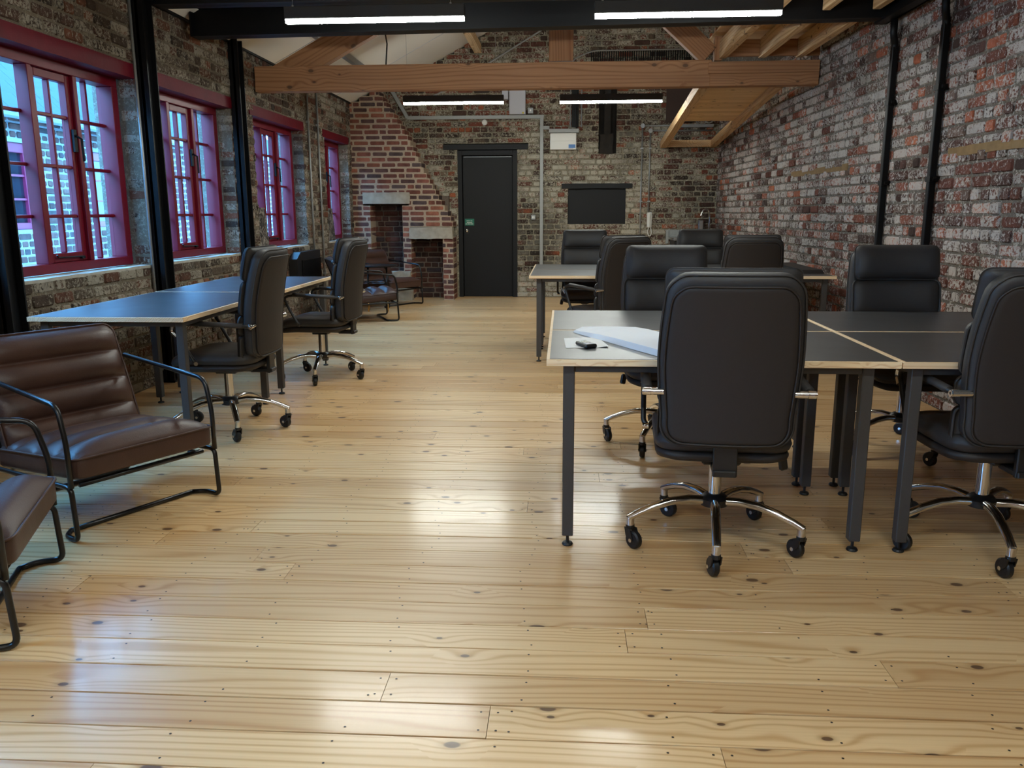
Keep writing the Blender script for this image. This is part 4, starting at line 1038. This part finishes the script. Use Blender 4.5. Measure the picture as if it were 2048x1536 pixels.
# ------------------------------------------------------------------ the alley outside
XO = -5.6
OWt = Matrix.Translation((XO, 0, 0)) @ Matrix.Rotation(math.radians(-90), 4, 'Z')
holesO = []
for yc in (2.2, 5.0, 7.9, 10.6, 13.3): holesO.append((-yc-.75, -yc+.75, 1.10, 1.98))
mb = MB()
def bex(base, holes, z0_, zmax, thick):
    zs = sorted({z0_, zmax, *[h[2] for h in holes], *[h[3] for h in holes]})
    for za, zb in zip(zs[:-1], zs[1:]):
        for (a, b) in cut(base, holes, za, zb): mb.box(a, b, -thick, 0, za, zb)
bex([(-17, 0)], holesO, -1.5, 2.28, .25)
ow = struct(mb.obj('wall_across_alley', mortar_mat('mortar_alley', (150, 150, 150), .3, (170, 170, 170)))); ow.matrix_world = OWt
bo1 = brick_mat('brick_alley_single', .3, (150, 150, 150), 0, True, .5); bo2 = brick_mat('brick_alley', .3, (150, 150, 150), 0, False, .5)
PAL['alley'] = [((112, 72, 62), 4), ((96, 66, 60), 4), ((124, 86, 74), 2), ((80, 64, 64), 2)]
bo = lay(0, .2, .079, .225, 3, .016, lambda a, b: cut([(-17, -1)], holesO, a, b), 2.27)
wall_bricks(ow, 'brick', bo, PAL['alley'], bo1, bo2, lambda b: 1 if (-12 < b[0] < -6.5 and b[2] > .6) else 0, depth=.08, alpha=lambda u, z: R.uniform(0, .8))
M['pink'] = plain('alley_window_paint', (130, 26, 60), .5)
for k, h in enumerate(holesO):
    w_ = MB().cbox(h[0], h[1], -.08, -.02, 1.10, 1.17, .004).cbox(h[0], h[1], -.08, -.02, 1.88, 1.98, .004)
    for q in range(4): x = h[0]+q*(h[1]-h[0]-.06)/3; w_.cbox(x, x+.06, -.08, -.02, 1.17, 1.88, .004)
    for z in (1.40, 1.64): w_.box(h[0], h[1], -.07, -.03, z, z+.022)
    w_ = struct(w_.obj('window_%d' % (len(WIN)+k+1), M['pink'])); w_.matrix_world = OWt
    MB().box(h[0], h[1], -.06, -.055, 1.17, 1.88).obj('pane', plain('dark_alley_glass', (26, 30, 40), .1), w_)
# slate roof
sr = struct(MB().prism([(XO+.12, 2.26), (XO-3.4, 5.40), (XO-3.4, 5.35), (XO+.12, 2.20)], 'y', 0, 17).obj('roof_across_alley', M['slate']))
sm = MB(); cnt = 0
slate_me = []
for q in range(3):
    slate_me.append(MB().cbox(0, .34, 0, .30, 0, .014, .003).mesh('slate')); slate_me[-1].materials.append(M['slate'])
ang_r = math.atan2(3.14, 3.52); k = 0; s_along = 0
big = MB()
while s_along < 4.4:
    yv = 4.5+(.17 if k % 2 else 0)
    while yv < 15.5:
        X_ = XO+.14-s_along*math.cos(ang_r); Z_ = 2.25+s_along*math.sin(ang_r)
        if cnt < 300 and s_along < 3.0 and 6.5 < yv < 14.5:
            o = bpy.data.objects.new('slate', slate_me[k % 3]); COL.objects.link(o); o.parent = sr
            o.matrix_world = Matrix.Translation((X_, yv, Z_+.008)) @ Matrix.Rotation(math.radians(90), 4, 'Z') @ Matrix.Rotation(ang_r+.03, 4, 'X'); cnt += 1
        else:
            mt = Matrix.Translation((X_, yv, Z_+.008)) @ Matrix.Rotation(math.radians(90), 4, 'Z') @ Matrix.Rotation(ang_r+.03, 4, 'X')
            big.box(0, .335, 0, .30, 0, .012, mt)
        yv += .342
    s_along += .235; k += 1
o = big.obj('slate_courses', M['slate'], sr); o['kind'] = 'stuff'
gt = MB().tube([(XO+.16, 0, 2.24), (XO+.16, 17, 2.24)], .05, 10).obj('gutter', plain('gutter_grey', (120, 130, 140), .5)); tag(gt, 'grey gutter along the slate roof across the alley', 'gutter')
struct(MB().box(-9, -3.4, -3, 18, -1.6, -1.5).obj('alley_ground', plain('alley_paving', (130, 130, 128), .9)))
